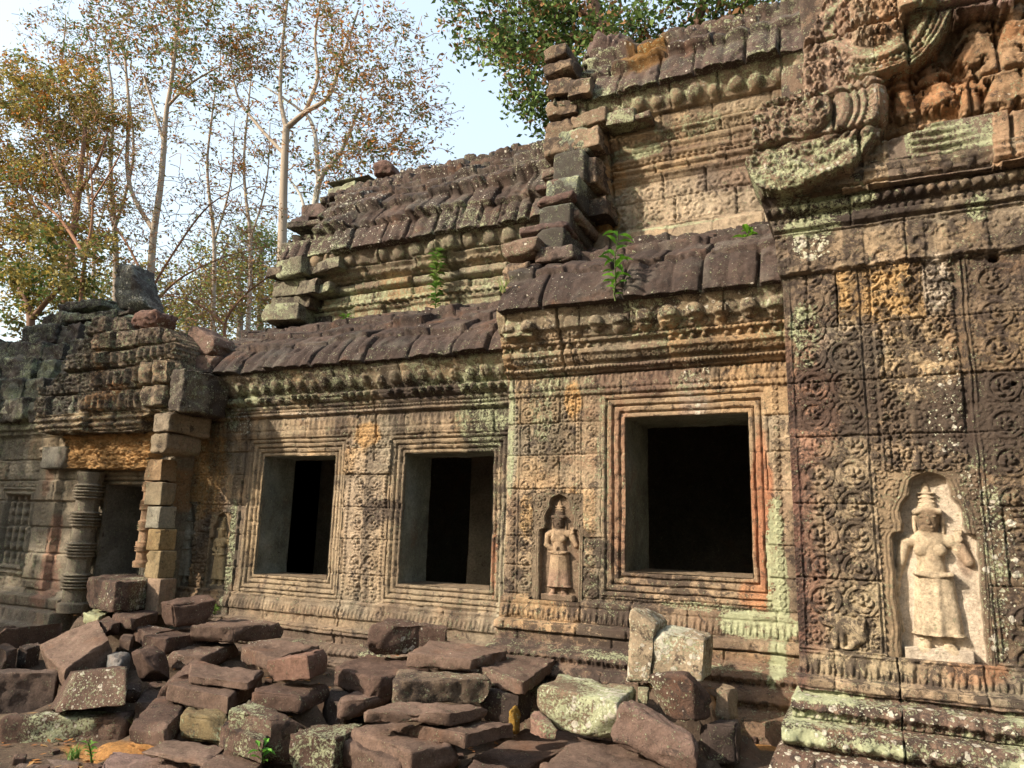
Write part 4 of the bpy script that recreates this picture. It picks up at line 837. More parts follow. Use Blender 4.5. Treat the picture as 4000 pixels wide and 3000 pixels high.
def pcol(base, fc):
    g = dev_col(base, fc, mfig=(.02, .05, .05), wall=(.21, .155, .10), extra=ex_pier)
    def f(X, Z, ins, fig):
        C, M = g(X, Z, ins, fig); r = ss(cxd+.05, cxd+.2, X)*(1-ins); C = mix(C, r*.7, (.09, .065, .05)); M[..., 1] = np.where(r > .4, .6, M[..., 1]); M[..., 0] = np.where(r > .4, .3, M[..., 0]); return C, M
    return f
_, drP = devata_patch(pier, "devata_relief", cxd, z0d, Hd, YP, .075, 0, pcol((.50, .42, .33), (.50, .40, .28)), None, 9, label="large pale goddess standing in a whitened niche, dark face", rel=1.05, half=.31)
def pier_h(X, Z):
    n = fb2(X*2.3, Z*2.2, 83, 4); er = ss(-.8, .0, n)*.65+.35
    zl = [zp(y) for y in (3090, 2900, 2795, 2685, 2545, 2262, 1968, 1700, 1485, 1272, 1055, 890, 700, 400)]
    ids, jt = coursing(X, Z, zl, .55, 1.1, 84, PX0-.3, PX1)
    zz = [zp(3150), zp(3010), zp(3000), zp(2915), zp(2905), zp(2895), zp(2860), zp(2800), zp(2792), zp(2770), zp(2750), zp(2715), zp(2708), zp(2694), zp(2690), zp(2650), zp(2640), zp(2560), zp(2552), zp(2540), zp(2534)]
    hh = [.50, .46, .44, .38, .34, .26, .30, .28, .20, .19, .23, .20, .10, .09, .13, .125, .03, .01, .03, .03, 0]
    zt = [zp(1062), zp(1058), zp(905), zp(898), zp(885), zp(880), zp(862), zp(855), zp(830), zp(825), zp(795), zp(790), zp(765), zp(745), zp(725), zp(700), zp(650)]
    ht = [0, .04, .035, .055, .055, .075, .075, .055, .055, .09, .10, .07, .11, .13, .15, .15, .13]
    prof = np.interp(Z+.005*n, zz+zt, hh+ht)
    c = np.zeros_like(X); wall = (Z > zp(2534)) & (Z < zp(1062))
    lp = zp(2555)-zp(2645); c = np.where((Z > zp(2645)) & (Z < zp(2555)), petals(X, Z-zp(2645), .062, lp)*.020, c)
    c = np.where((Z > zp(2790)) & (Z < zp(2715)), petals(X, Z-zp(2790), .09, zp(2715)-zp(2790))*.022, c)
    c = np.where((Z > zp(2890)) & (Z < zp(2805)), petals(X, Z-zp(2890), .19, zp(2805)-zp(2890))*.034, c)
    tilt = (Z-zp(2000))*.0
    b0, b1, b2, b3, b4, b5, b6 = xp(3092), xp(3120), xp(3408), xp(3466), xp(3748, 1600), xp(3800), xp(3862)
    c = np.where(wall & (X < b1), rings(Z, X-(b0+b1)/2-.004, .036, .018)*.008, c)
    sp = zp(1975)-zp(2097); xcol1, xcol2 = xp(3203), xp(3341); kz = np.floor((Z-zp(1975))/sp+.5); vz = Z-zp(1975)-kz*sp
    pr = np.maximum(roundel(X-xcol1, vz, .096, 1), roundel(X-xcol2, vz, .096, -1)); vf = (Z-zp(1975))/sp; vf = (vf-np.floor(vf)-.5)*sp
    pr = np.maximum(pr, flower(X-(xcol1+xcol2)/2, vf, .058)); pr = np.maximum(pr, .55*beads(Z, np.abs(X-(xcol1+xcol2)/2)-.125-.0*Z, .028, .010)); pr = np.maximum(pr, .5*beads(Z, np.abs(X-(xcol1+xcol2)/2)-.135-.02, .036, .014))
    pr = np.maximum(pr, curls(X, Z, .055, 85)*.45*ss(.25, .1, pr))
    # the lion at the foot
    lion = (Z < zp(2400)) & wall; L = np.zeros_like(X)
    for (x1, y1, x2, y2, r1, r2) in ((3285, 2440, 3330, 2455, 30, 30), (3345, 2470, 3348, 2480, 30, 30), (3270, 2455, 3262, 2525, 13, 9), (3290, 2460, 3292, 2528, 11, 8), (3262, 2528, 3246, 2530, 9, 7), (3350, 2500, 3322, 2528, 14, 9), (3322, 2530, 3300, 2531, 8, 7), (3262, 2405, 3258, 2412, 25, 22), (3240, 2418, 3228, 2422, 12, 9), (3250, 2388, 3280, 2386, 8, 8), (3368, 2460, 3372, 2425, 6, 6), (3372, 2425, 3350, 2412, 6, 5), (3255, 2440, 3215, 2430, 10, 7), (3215, 2430, 3205, 2412, 7, 6)):
        ax_, az_ = XZ(x1, y1, YP); bx_, bz_ = XZ(x2, y2, YP); k_ = .0019; dx_, dz_ = bx_-ax_, bz_-az_; t_ = np.clip(((X-ax_)*dx_+(Z-az_)*dz_)/(dx_*dx_+dz_*dz_), 0, 1)
        L = np.maximum(L, hemi(np.hypot(X-ax_-t_*dx_, Z-az_-t_*dz_)/((r1+(r2-r1)*t_)*k_)))
    pr = np.where(lion, np.maximum(L*1.3, curls(X, Z, .06, 86)*.6*(L < .05)), pr)
    c = np.where(wall & (X > b1+.008) & (X < b2-.004), pr*.018, c)
    bd = np.maximum(rings(Z, X-(b2+b3)/2, .048, .021), .7*beads(Z, X-(b2+b3)/2, .024, .010))
    c = np.where(wall & (X > b2) & (X < b3), bd*.010, c)
    above = wall & (Z > drP[3]-.03) & (X > b3) & (X < b5)
    cen = XZ(3555, 1500, YP)[0]; sy = cen+np.abs(X-cen)
    fo = np.maximum(curls(sy, Z, .12, 88), .8*curls(sy, Z+.05, .065, 89)); stem = hemi((X-cen)/.022)*(.7+.3*np.cos(Z*22)); fo = np.maximum(fo, stem)
    c = np.where(above, fo*.022, c); c = np.where(wall & (Z < drP[3]) & (X > b3) & (X < drP[0]), 0, c)
    c = np.where(wall & (X > xp(3765)) & (X < b5+.03) & (X > drP[1]), rings(Z, X-b5+.01, .042, .018)*.008, c)
    xq = xp(3945); kz2 = np.floor(Z/.215); vq = Z-(kz2+.5)*.215
    pq = np.maximum(roundel(X-xq-.03, vq, .092, 1), curls(X, Z, .07, 90)*.5); c = np.where(wall & (X > b6) & (X < b6+.28), pq*.016, c)
    c = np.where(wall & (X > b6+.30), curls(X, Z, .1, 91)*.015, c)
    for ln in (b1+.004, b2-.002, b3+.002, b5+.045, b6-.006): c = np.where(wall & ((ln < drP[0]) | (ln > drP[1]) | (Z > drP[3])), np.maximum(c, .011*ss(.006, .002, np.abs(X-ln))), c)
    # cornice mouldings
    c = np.where((Z > zp(1050)) & (Z < zp(905)), curls(X, Z, .11, 92)*.010+.01*ss(.2, .5, np.cos(X*19)), c)
    c = np.where((Z > zp(862)) & (Z < zp(832)), beads(X, Z-(zp(862)+zp(832))/2, .045, .019)*.013*(rnd1(np.floor(X/.045), 5) > .2), c)
    c = np.where((Z > zp(822)) & (Z < zp(797)), beads(X, Z-(zp(822)+zp(797))/2, .06, .026)*.02, c)
    c = np.where((Z > zp(765)) & (Z < zp(735)), beads(X, Z-(zp(765)+zp(735))/2, .12, .030)*.014, c)
    h = prof+c*er*1.5+(ids-.5)*.012-jt*.015+.004*n+.0022*fb2(X*14, Z*14, 93, 4)+ss(zp(2700), zp(2850), Z)*.018*fb2(X*5, Z*5, 94, 4)
    # reset block with a sunken panel, its replaced neighbour, dowel holes and the tall joint
    q = (X > xp(3395, 1150)) & (X < xp(3612, 1150)) & (Z > zp(1250)) & (Z < zp(1085)); h = h-.012*q
    for px in (3268,): j_ = (np.abs(X-xp(px, 1150)) < .004) & (Z > zp(1270)) & (Z < zp(1060)); h = h-.04*j_
    h = h-.05*((np.abs(X-xp(3515, 2700)-.002*np.sin(Z*40)) < .004) & (Z < zp(2535)))
    for px, py, r in ((3880, 1010, .028), (3960, 1500, .014), (3890, 590, .016), (3185, 2262, .010)): 
        cx_, cz_ = XZ(px, py, YP); h = h-.09*ss(r, r*.7, np.hypot(X-cx_, Z-cz_))
    C = base_colour(X, Z, 90, ids)
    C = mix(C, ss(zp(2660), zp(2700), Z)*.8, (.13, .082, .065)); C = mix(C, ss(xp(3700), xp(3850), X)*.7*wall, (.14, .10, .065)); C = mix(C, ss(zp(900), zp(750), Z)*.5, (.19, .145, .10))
    C = mix(C, ((X > xp(3270, 1150)) & (X < xp(3612, 1150)) & (Z > zp(1268)) & (Z < zp(1060)))*.75, (.44, .28, .12))
    C = paint_blobs(C, X, Z, YP, [(3180, 1600, 90, 300, (.30, .165, .115), .75), (3150, 2150, 110, 380, (.17, .095, .07), .85), (3330, 2050, 120, 300, (.28, .225, .15), .6), (3380, 2480, 150, 160, (.36, .29, .19), .85), (3110, 2000, 25, 700, (.13, .07, .055), .8), (3560, 1400, 130, 180, (.35, .27, .17), .6),
        (3700, 1750, 110, 200, (.12, .09, .065), .6), (3850, 2300, 90, 300, (.12, .085, .06), .7), (3800, 2300, 20, 250, (.33, .15, .08), .6), (3300, 1350, 120, 110, (.21, .19, .15), .6), (3870, 1000, 160, 200, (.11, .08, .06), .5), (3650, 1100, 40, 100, (.50, .42, .33), .9), (3350, 2600, 200, 40, (.32, .26, .17), .7), (3800, 2620, 80, 40, (.30, .15, .08), .6), (3500, 960, 250, 60, (.30, .22, .14), .6), (3400, 830, 200, 50, (.10, .08, .065), .7), (3080, 960, 60, 60, (.27, .19, .13), .6)])
    C = streaks(C, X, Z, 2.3, 3.45, 331, .55); C = streaks(C, X, Z, 3.3, 3.9, 334, .6)
    M = np.stack([.06+.15*ss(.1, .5, fb2(X*1.5, Z*1.5, 95, 3)), .05+.12*ss(.0, .5, fb2(X*2, Z*1.5, 96, 3)), .55+.4*ss(0, .5, fb2(X*1.2, Z*1.7, 97, 3))], -1)
    for y_, w_ in ((2712, .035), (2785, .04), (2850, .06)): M[..., 0] = np.maximum(M[..., 0], ss(w_*1.5, 0, np.abs(Z-zp(y_)))*ss(-.5, .3, fb2(X*2.2, Z*2, 98, 3))*1.45)
    M[..., 1] = np.maximum(M[..., 1], ss(zp(2680), zp(2720), Z)*.75)
    M = lichen_blobs(M, X, Z, YP, [(3150, 1280, 60, 110, .7), (3160, 900, 110, 40, .95), (3260, 800, 180, 60, .95), (3140, 1400, 40, 60, .6), (3850, 2150, 60, 350, .55), (3820, 820, 40, 60, .8)], 0)
    M = lichen_blobs(M, X, Z, YP, [(3680, 1560, 80, 200, .7), (3170, 960, 70, 60, 1.2), (3850, 2200, 100, 300, .85), (3110, 2300, 60, 300, .35)], 1)
    M = lichen_blobs(M, X, Z, YP, [(3700, 1700, 130, 250, .5), (3400, 820, 250, 50, .9), (3900, 1500, 140, 800, .55)], 2)
    return h, C, M
xs = np.unique(np.concatenate([axis([-.62, PX0], .006), axis([PX0, drP[0], drP[1], 1.0], .0052), axis([1.0, PX1], .012)])); zs = axis([.15, zp(2650), drP[2], drP[3], zp(1058), zp(690)], .0055)
V, F, C, M, X, Z = wall_surface(xs, zs, YP, pier_h); cx = (X[:-1, :-1]+X[1:, 1:])/2; cz = (Z[:-1, :-1]+Z[1:, 1:])/2
le = np.interp(cz, [zp(3000), zp(2920), zp(2900), zp(2810), zp(2795), zp(2720), zp(2700), zp(2640), zp(2620), zp(1062), zp(1050), zp(880), zp(760), zp(700)], [-.60, -.56, -.52, -.52, -.47, -.47, -.43, -.46, PX0, PX0, PX0-.02, PX0-.035, PX0-.10, PX0-.12])
keep = (cx > le) & ~inrect(cx, cz, drP)
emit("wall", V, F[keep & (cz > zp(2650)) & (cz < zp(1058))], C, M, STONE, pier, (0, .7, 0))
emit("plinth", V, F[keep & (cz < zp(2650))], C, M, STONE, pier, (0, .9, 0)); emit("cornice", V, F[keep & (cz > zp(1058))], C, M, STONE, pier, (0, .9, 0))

# ---- pediment: naga scrolls on the left, deep figure carving on the right
YD = 4.78
def S(px, py): return XZ(px, py, YD)
outl = [S(*p) for p in ((2912, 648), (2955, 628), (2945, 560), (2950, 490), (2990, 440), (3060, 405), (3135, 388), (3142, 330), (3128, 290), (3150, 250), (3140, 200), (3185, 130), (3215, 60), (3235, 0), (3270, -120), (4500, -300), (4500, 560), (4000, 690), (3880, 720), (3470, 760), (3400, 735), (3050, 775), (2980, 765), (2940, 720))]
pxm = np.linalg.norm(onY(3400, 400, YD)-EYE)/FPX
def ped_h(X, Z):
    n = fb2(X*2.5, Z*2.5, 103, 4)
    def D(px, py): a, b = S(px, py); return np.hypot(X-a, Z-b)/pxm, np.arctan2(Z-b, X-a)
    h = .10+.03*n; C = base_colour(X, Z, 100); C = mix(C, .5, (.20, .145, .105)); lich = .2+0*X; wh = .25+0*X
    # tympanum
    a, b = S(3640, 300); ty = (X > S(3440, 600)[0])
    fig = curls(X, Z, .10, 104)*.035+.05*fb2(X*4, Z*4, 106, 3)
    for (fx, fy, hp_, an, vr) in ((3545, 455, 150, .15, 0), (3625, 420, 120, -.2, 1), (3705, 400, 150, .35, 0), (3790, 440, 130, -.1, 1), (3890, 420, 190, -.3, 0), (3975, 400, 200, .2, 1), (3640, 215, 130, .5, 1), (3760, 250, 140, -.45, 0), (3850, 215, 150, .1, 1), (3950, 190, 170, -.2, 0), (3580, 300, 110, .8, 0), (3830, 60, 140, .3, 0), (4080, 380, 260, 0, 1)):
        p = S(fx, fy); H_ = hp_*pxm*1.15; du, dv_ = (X-p[0])/H_, (Z-p[1])/H_; u_ = du*math.cos(an)+dv_*math.sin(an); v_ = -du*math.sin(an)+dv_*math.cos(an); bw_ = (np.abs(u_) < .4) & (v_ > -.1) & (v_ < 1.2)
        D_ = np.full(X.shape, -.2); D_[bw_] = devata(u_[bw_]*.8, v_[bw_], vr); fig = np.maximum(fig, np.where(D_ > -.1, .06+D_*H_*1.15+.012*fb2(X*9, Z*9, 105, 3), 0))
    h = np.where(ty, -.10+fig, h); C = np.where(ty[..., None], mix(C, .65, (.36, .22, .12)), C); C = np.where(ty[..., None], mix(C, ss(.0, .3, fb2(X*3, Z*3, 107, 4))*.6, (.33, .155, .07)), C)
    # course lines through the tympanum
    # green banded block
    g = polymask(X, Z, [S(*p) for p in ((3470, 555), (3560, 520), (3700, 470), (3870, 450), (3880, 720), (3472, 760))])
    lines = .5+.5*np.cos((Z+.012*fb2(X*4, Z*4, 122, 3))/.05*6.28)*ss(-.6, .1, fb2(X*3, Z*3, 123, 3)); h = np.where(g, .02+.03*lines*ss(S(3600, 650)[1], S(3600, 640)[1], Z)*(X > S(3560, 600)[0]), h); C = np.where(g[..., None], np.array((.17, .13, .10)), C)
    lich = np.where(g, ss(-.6, .2, fb2(X*3, Z*3, 108, 3))*ss(S(3600, 690)[1], S(3600, 630)[1], Z)*.75*(X > S(3540, 600)[0]), lich)
    g2_ = polymask(X, Z, [S(*p) for p in ((3870, 450), (4500, 380), (4500, 700), (3880, 720))]); h = np.where(g2_, .05+.02*lines*(Z < S(3900, 560)[1]), h); C = np.where(g2_[..., None], np.array((.33, .22, .14)), C)
    # plain course below the scroll
    lo = polymask(X, Z, [S(*p) for p in ((3000, 800), (3000, 690), (3300, 640), (3468, 550), (3472, 770))]); h = np.where(lo, .02+curls(X, Z, .075, 109)*.012+.012*ss(.4, .8, np.cos(Z*70)), h); C = np.where(lo[..., None], np.array((.24, .18, .12))*(1+.3*n)[..., None], C)
    # upper arc
    d, th = D(3406, 95); arc = (d < 231) & (X < S(3720, 100)[0]); band = np.interp(d, [0, 60, 100, 150, 156, 170, 176, 190, 196, 204, 210, 222, 231], [.12, .11, .08, .09, .12, .13, .09, .13, .10, .14, .11, .15, .10])
    m = arc & ((th < .4) & (th > -2.0) | (d < 150)) & (Z < S(3406, -120)[1]); inner = band+np.where(d < 110, curls(X, Z, .075, 110)*.05, 0)+np.where((d > 176) & (d < 190), .012*np.sin(th*60), 0)
    h = np.where(m, inner, h); C = np.where(m[..., None], mix(C, .6, (.27, .19, .13)), C); lich = np.where(m & (d > 120), .65, lich); wh = np.where(m, .5, wh)
    up = (X > S(3500, 0)[0]) & (X < S(3660, 0)[0]) & (Z > S(3560, 110)[1]); h = np.where(up & (X < S(3645, 0)[0]), .14+.05*hemi((X-S(3575, 0)[0])/.14), h)
    # left leafy edge
    lf = (X < S(3330, 200)[0]) & (Z > S(3200, 395)[1]); h = np.where(lf & ~(m & (d > 120)), .07+curls(X, Z, .085, 111)*.045, h); C = np.where(lf[..., None], mix(C, .45, (.26, .165, .13)), C); wh = np.where(lf, .5, wh)
    # lower volute
    d, th = D(3160, 478); v = (d < 240) & (Z < S(3200, 392)[1]) & (Z > S(3160, 735)[1]-.0) 
    band = np.interp(d, [0, 70, 78, 100, 108, 128, 136, 150, 158, 172, 180, 200, 212, 240], [.15, .14, .10, .12, .15, .13, .10, .14, .11, .15, .12, .16, .15, .08])
    vin = band+np.where(d < 78, roundel((X-S(3190, 460)[0]), Z-S(3190, 460)[1], .12, 1)*.03+curls(X, Z, .05, 112)*.02, 0)+np.where((d > 180) & (d < 200), .012*np.sin(th*70), 0)
    right = (th > -2.4) & (th < 1.2)
    h = np.where(v, np.where(right, vin, .13+curls(X, Z, .075, 113)*.035), h); C = np.where(v[..., None], mix(C, .6, (.20, .135, .10)), C); wh = np.where(v, .6, wh); lich = np.where(v, .45, lich)
    tip = polymask(X, Z, [S(*p) for p in ((2905, 645), (3000, 600), (3140, 590), (3300, 570), (3420, 560), (3330, 680), (3050, 785), (2940, 760))]); t1 = (S(3100, 640)[1]-Z)
    h = np.where(tip & (d < 300), .11+.03*ss(.0, .2, t1)+.03*fb2(X*5, Z*5, 114)+.02*curls(X, Z, .1, 121)+.012*np.cos((d+X*20)/9.0), h); lich = np.where(tip, .8, lich)
    # upper courses: joints and overhanging slab
    slab = polymask(X, Z, [S(*p) for p in ((3662, -200), (3665, 112), (3720, 75), (3955, 40), (3975, -200))]); h = np.where(slab, .12+.03*n, h); C = np.where(slab[..., None], np.array((.23, .155, .13)), C)
    ids, jt = coursing(X, Z-(X*.0), [S(3300, y)[1] for y in (900, 735, 545, 395, 165, -30, -300)], .45, .8, 115, -.7, 2, gap=.007)
    h = h-jt*.05+(ids-.5)*.04+.02*n+.010*fb2(X*9, Z*9, 116, 4)-.03*ss(.2, .5, fb2(X*5, Z*5, 124, 4))
    C = C*(.8+.4*ids+.25*fb2(X*6, Z*6, 117, 4))[..., None]
    return h, C, np.stack([lich, wh, .4+0*X], -1)
xs = axis([S(2890, 640)[0], 1.0, 1.9], .0085); zs = axis([S(2980, 800)[1], S(3300, -120)[1]], .0085)
V, F, C, M, X, Z = wall_surface(xs, zs, YD, ped_h); cx = (X[:-1, :-1]+X[1:, 1:])/2; cz = (Z[:-1, :-1]+Z[1:, 1:])/2
keep = polymask(cx+.012*fb2(cx*8, cz*8, 118, 3), cz+.012*fb2(cx*8+3, cz*8, 119, 3), outl)
ped = thing("pediment", (.4, YD, 3.8), "richly carved stone pediment of serpent scrolls and worn figures, upper right", "pediment")
sc_ = cx < S(3440, 600)[0]+0*cx
emit("serpent_scroll", V, F[keep & sc_], C, M, STONE, ped, (0, .45, 0)); emit("tympanum", V, F[keep & ~sc_], C, M, STONE, ped, (0, .45, 0))
bk = MB(); 
for i, (x0, x1, y0, y1, z0, z1) in enumerate(((-.42, 1.9, 5.12, 8.2, 3.9, 5.0), (-.25, 1.9, 5.12, 6.6, 5.0, 5.7))):
    V, F, C, M = rock_mesh(box8(((x0+x1)/2, (y0+y1)/2, (z0+z1)/2), (x1-x0, y1-y0, z1-z0)), 800+i, r=.05, amp=.02, base=BROWN, ma=(.4, .4, .5), d=.12); bk.add(V, F, C, M)
bk.build("pediment_back", STONE, ped)
pb = MB(); V, F, C, M = rock_mesh(box8((.55, 6.6, 1.95), (1.9, 2.6, 3.9)), 810, r=.05, amp=.01, base=BROWN, ma=(.4, .4, .5), d=.2); pb.add(V, F, C, M); pb.build("pier_core", STONE, pier)
# ------------------------------------------------------------------ the ruined doorway pavilion on the left
YG = 5.5
def G(px, py): return XZ(px, py, YG)
gx = lambda px, py=2000: G(px, py)[0]
gz = lambda py, px=400: G(px, py)[1]
DW = (-7.95, -7.25, .45, 1.95)
door = thing("doorway_pavilion", (-8.2, YG, .3), "ruined temple doorway with ringed stone columns and an ochre carved lintel", "doorway")
def lathe(mb, cx, cy, prof, col, ma, seed, n=26):
    z = np.array([p[0] for p in prof], float); r = np.array([p[1] for p in prof], float); zz = np.arange(z[0], z[-1], .010); rr = np.interp(zz, z, r)
    th = np.linspace(0, 2*np.pi, n+1); T, Z = np.meshgrid(th, zz); R = rr[:, None]*(1+.03*fb2(T*2, Z*5, seed, 3))*(1+.02*np.cos(T*8)); 
    P = np.stack([cx+R*np.cos(T), cy+R*np.sin(T), Z], -1); V, F = sheet(P); C = np.asarray(col)*(1+.3*fb2(T*1.5, Z*3, seed+1, 3))[..., None]; mb.add(V, F.reshape(-1, 4), C.reshape(-1, 3), ma)
GX0, GX1 = -11.6, gx(645)
bw = (gx(20), gx(118), gz(2235), gz(1940))
def door_h(X, Z):
    n = fb2(X*2, Z*2, 123, 4); 
    ids, jt = coursing(X, Z, [0, .3, .55, .85, 1.15, 1.45, 1.75, 2.0, 2.25, 2.55, 2.8, 3.1], .35, .8, 124, GX0, GX1, gap=.006)
    zb = gz(2330); prof = np.interp(Z+.006*n, [0, zb-.35, zb-.33, zb-.2, zb-.18, zb-.06, zb-.04, zb, zb+.02, gz(1700), gz(1690), gz(1672), gz(1668), gz(1650), gz(1645), gz(1625), gz(1600), gz(1560)],
        [.30, .28, .22, .20, .13, .15, .06, .05, 0, 0, .06, .07, .11, .12, .09, .15, .19, .16])
    c = np.zeros_like(X); wall = (Z > zb+.02) & (Z < gz(1705))
    c = np.where(wall & (X < gx(150)), curls(X, Z, .10, 125)*.016, c)
    pl = wall & (X > gx(150)) & (X < gx(232)); kz = np.floor(Z/.17); c = np.where(pl, roundel(X-gx(191), Z-(kz+.5)*.17, .075, 1)*.014, c); h = prof+c+pl*.07
    cap_ = (X > gx(160)) & (X < gx(262)) & (Z > gz(1825)) & (Z < gz(1735)); h = np.where(cap_, .10+.03*np.cos((Z-gz(1825))*60), h)
    # blind window with turned balusters
    b = inrect(X, Z, bw); kx = (X-bw[0])/((bw[1]-bw[0])/4); a = (kx-np.floor(kx)-.5)*2; rr = .62+.16*np.cos(Z*62)+.14*(np.cos(Z*31) > .5); h = np.where(b, -.09+.075*hemi(a/rr), h)
    fb = inrect(X, Z, (bw[0]-.12, bw[1]+.12, bw[2]-.1, bw[3]+.1)) & ~b; dd = np.maximum(np.maximum(bw[0]-X, X-bw[1]), np.maximum(bw[2]-Z, Z-bw[3])); h = np.where(fb, .02-.03*np.cos(dd*110)*.6, h)
    # door frame
    fh, d = frame_height(X, Z, DW, .2); fr_ = (d < .2) & (d > 0); h = np.where((d < .2), fh-.06, h)
    h = h+(ids-.5)*.03-jt*.03+.010*n+.004*fb2(X*10, Z*10, 126, 4)
    C = base_colour(X, Z, 130, ids); C = mix(C, .55, (.19, .18, .145)); C = mix(C, ss(gz(2330), gz(2420), Z)*.6, (.12, .10, .085))
    C = paint_blobs(C, X, Z, YG, [(210, 2150, 24, 120, (.31, .155, .10), .6), (215, 1850, 20, 70, (.27, .15, .10), .5), (200, 2280, 50, 80, (.27, .15, .11), .7), (60, 1660, 200, 60, (.15, .14, .11), .6), (640, 1900, 60, 90, (.36, .20, .09), .7)])
    M = np.stack([.28+.2*fb2(X*2, Z*2, 131, 3), .15+0*X, .3+0*X], -1); M[..., 0] += ss(2.5, 2.7, Z)*.4
    return h, C, M
xs = axis([GX0, DW[0], DW[1], GX1], .013); zs = axis([.0, DW[2], DW[3], gz(1570)], .0115)
V, F, C, M, X, Z = wall_surface(xs, zs, YG, door_h); cx = (X[:-1, :-1]+X[1:, 1:])/2; cz = (Z[:-1, :-1]+Z[1:, 1:])/2
hole = inrect(cx, cz, DW); df = inrect(cx, cz, (DW[0]-.2, DW[1]+.2, DW[2]-.2, DW[3]+.2)) & ~hole; win = inrect(cx, cz, (bw[0]-.12, bw[1]+.12, bw[2]-.1, bw[3]+.1))
emit("wall", V, F[~hole & ~df & ~win], C, M, STONE, door, (0, .5, 0)); dfo = emit("door_frame", V, F[df], C, M, STONE, door, None); emit("baluster_window", V, F[win], C, M, STONE, door, None)
opening_block(dfo, "door_reveal", DW, YG+.06, 6.25, np.array((.20, .19, .165)), 17)
rm = MB()
for q in (((-11.3, 9, 0), (-6.7, 9, 0), (-6.7, 9, 3.0), (-11.3, 9, 3.0)), ((-11.3, 6.25, 2.9), (-6.7, 6.25, 2.9), (-6.7, 9, 2.9), (-11.3, 9, 2.9)), ((-11.3, 6.25, .3), (-6.7, 6.25, .3), (-6.7, 9, .3), (-11.3, 9, .3)), ((-11.3, 6.25, 0), (-11.3, 9, 0), (-11.3, 9, 3), (-11.3, 6.25, 3)), ((-6.9, 6.25, 0), (-6.9, 9, 0), (-6.9, 9, 3), (-6.9, 6.25, 3)),
          ((-11.3, 6.25, 0), (DW[0], 6.25, 0), (DW[0], 6.25, 3), (-11.3, 6.25, 3)), ((DW[1], 6.25, 0), (-6.7, 6.25, 0), (-6.7, 6.25, 3), (DW[1], 6.25, 3)), ((DW[0], 6.25, DW[3]), (DW[1], 6.25, DW[3]), (DW[1], 6.25, 3), (DW[0], 6.25, 3))):
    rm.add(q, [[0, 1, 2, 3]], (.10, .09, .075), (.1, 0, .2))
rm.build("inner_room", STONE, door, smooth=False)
def colonnette(px, pyb, pyt, Y, r, col, seed):
    xb, zb = XZ(px, pyb, Y); zt = XZ(px, pyt, Y)[1]; L = zt-zb; P = [(zb, r*1.15), (zb+.06*L, r*1.2), (zb+.07*L, r*.9), (zb+.2*L, r)]
    for b0 in (.16, .38, .60, .80):
        for q in range(5): P += [(zb+(b0+q*.022)*L, r*.88), (zb+(b0+q*.022+.007)*L, r*(1.16+.1*(q == 2))), (zb+(b0+q*.022+.015)*L, r*(1.16+.1*(q == 2))), (zb+(b0+q*.022+.02)*L, r*.88)]
    P = sorted(P)+[(zt, r*1.1)]; mb = MB(); lathe(mb, xb, Y, P, col, (.3, .1, .3), seed); return mb.build("ringed_column", STONE, door)
colonnette(283, 2390, 1845, 5.42, .135, (.20, .17, .13), 41); colonnette(556, 2215, 1850, 5.46, .085, (.33, .21, .13), 42)
def flat_relief(name, pts, Y, fn, parent, dx=.011, th=.3, wob=.01):
    q = [XZ(a, b, Y) for a, b in pts]; xs_ = [a for a, b in q]; zs_ = [b for a, b in q]
    xs = axis([min(xs_)-.03, max(xs_)+.03], dx); zs = axis([min(zs_)-.03, max(zs_)+.03], dx); V, F, C, M, X, Z = wall_surface(xs, zs, Y, fn)
    cx = (X[:-1, :-1]+X[1:, 1:])/2; cz = (Z[:-1, :-1]+Z[1:, 1:])/2; k = polymask(cx+wob*fb2(cx*9, cz*9, 5, 3), cz+wob*fb2(cx*9, cz*9, 6, 3), q)
    return emit(name, V, F[k], C, M, STONE, parent, (0, th, 0))
def lint_h(X, Z):
    z0, z1 = XZ(430, 1828, 5.38)[1], XZ(430, 1692, 5.38)[1]; t = (Z-z0)/(z1-z0); h = curls(X, Z, .09, 141)*.05+curls(X+.2, Z, .05, 142)*.02+.012*fb2(X*10, Z*10, 143, 4)+.02*ss(.08, .0, np.abs(t-.93))
    C = np.broadcast_to(np.array((.40, .235, .10)), X.shape+(3,))*(1+.35*fb2(X*4, Z*4, 144, 4))[..., None]; C = mix(C, ss(.1, .5, fb2(X*3, Z*3, 145, 3))*.5, (.22, .17, .11)); return h, C, np.zeros(X.shape+(3,))+np.array((.15, .1, .35))
flat_relief("lintel", [(262, 1700), (420, 1690), (598, 1685), (585, 1830), (430, 1832), (272, 1828)], 5.38, lint_h, door)
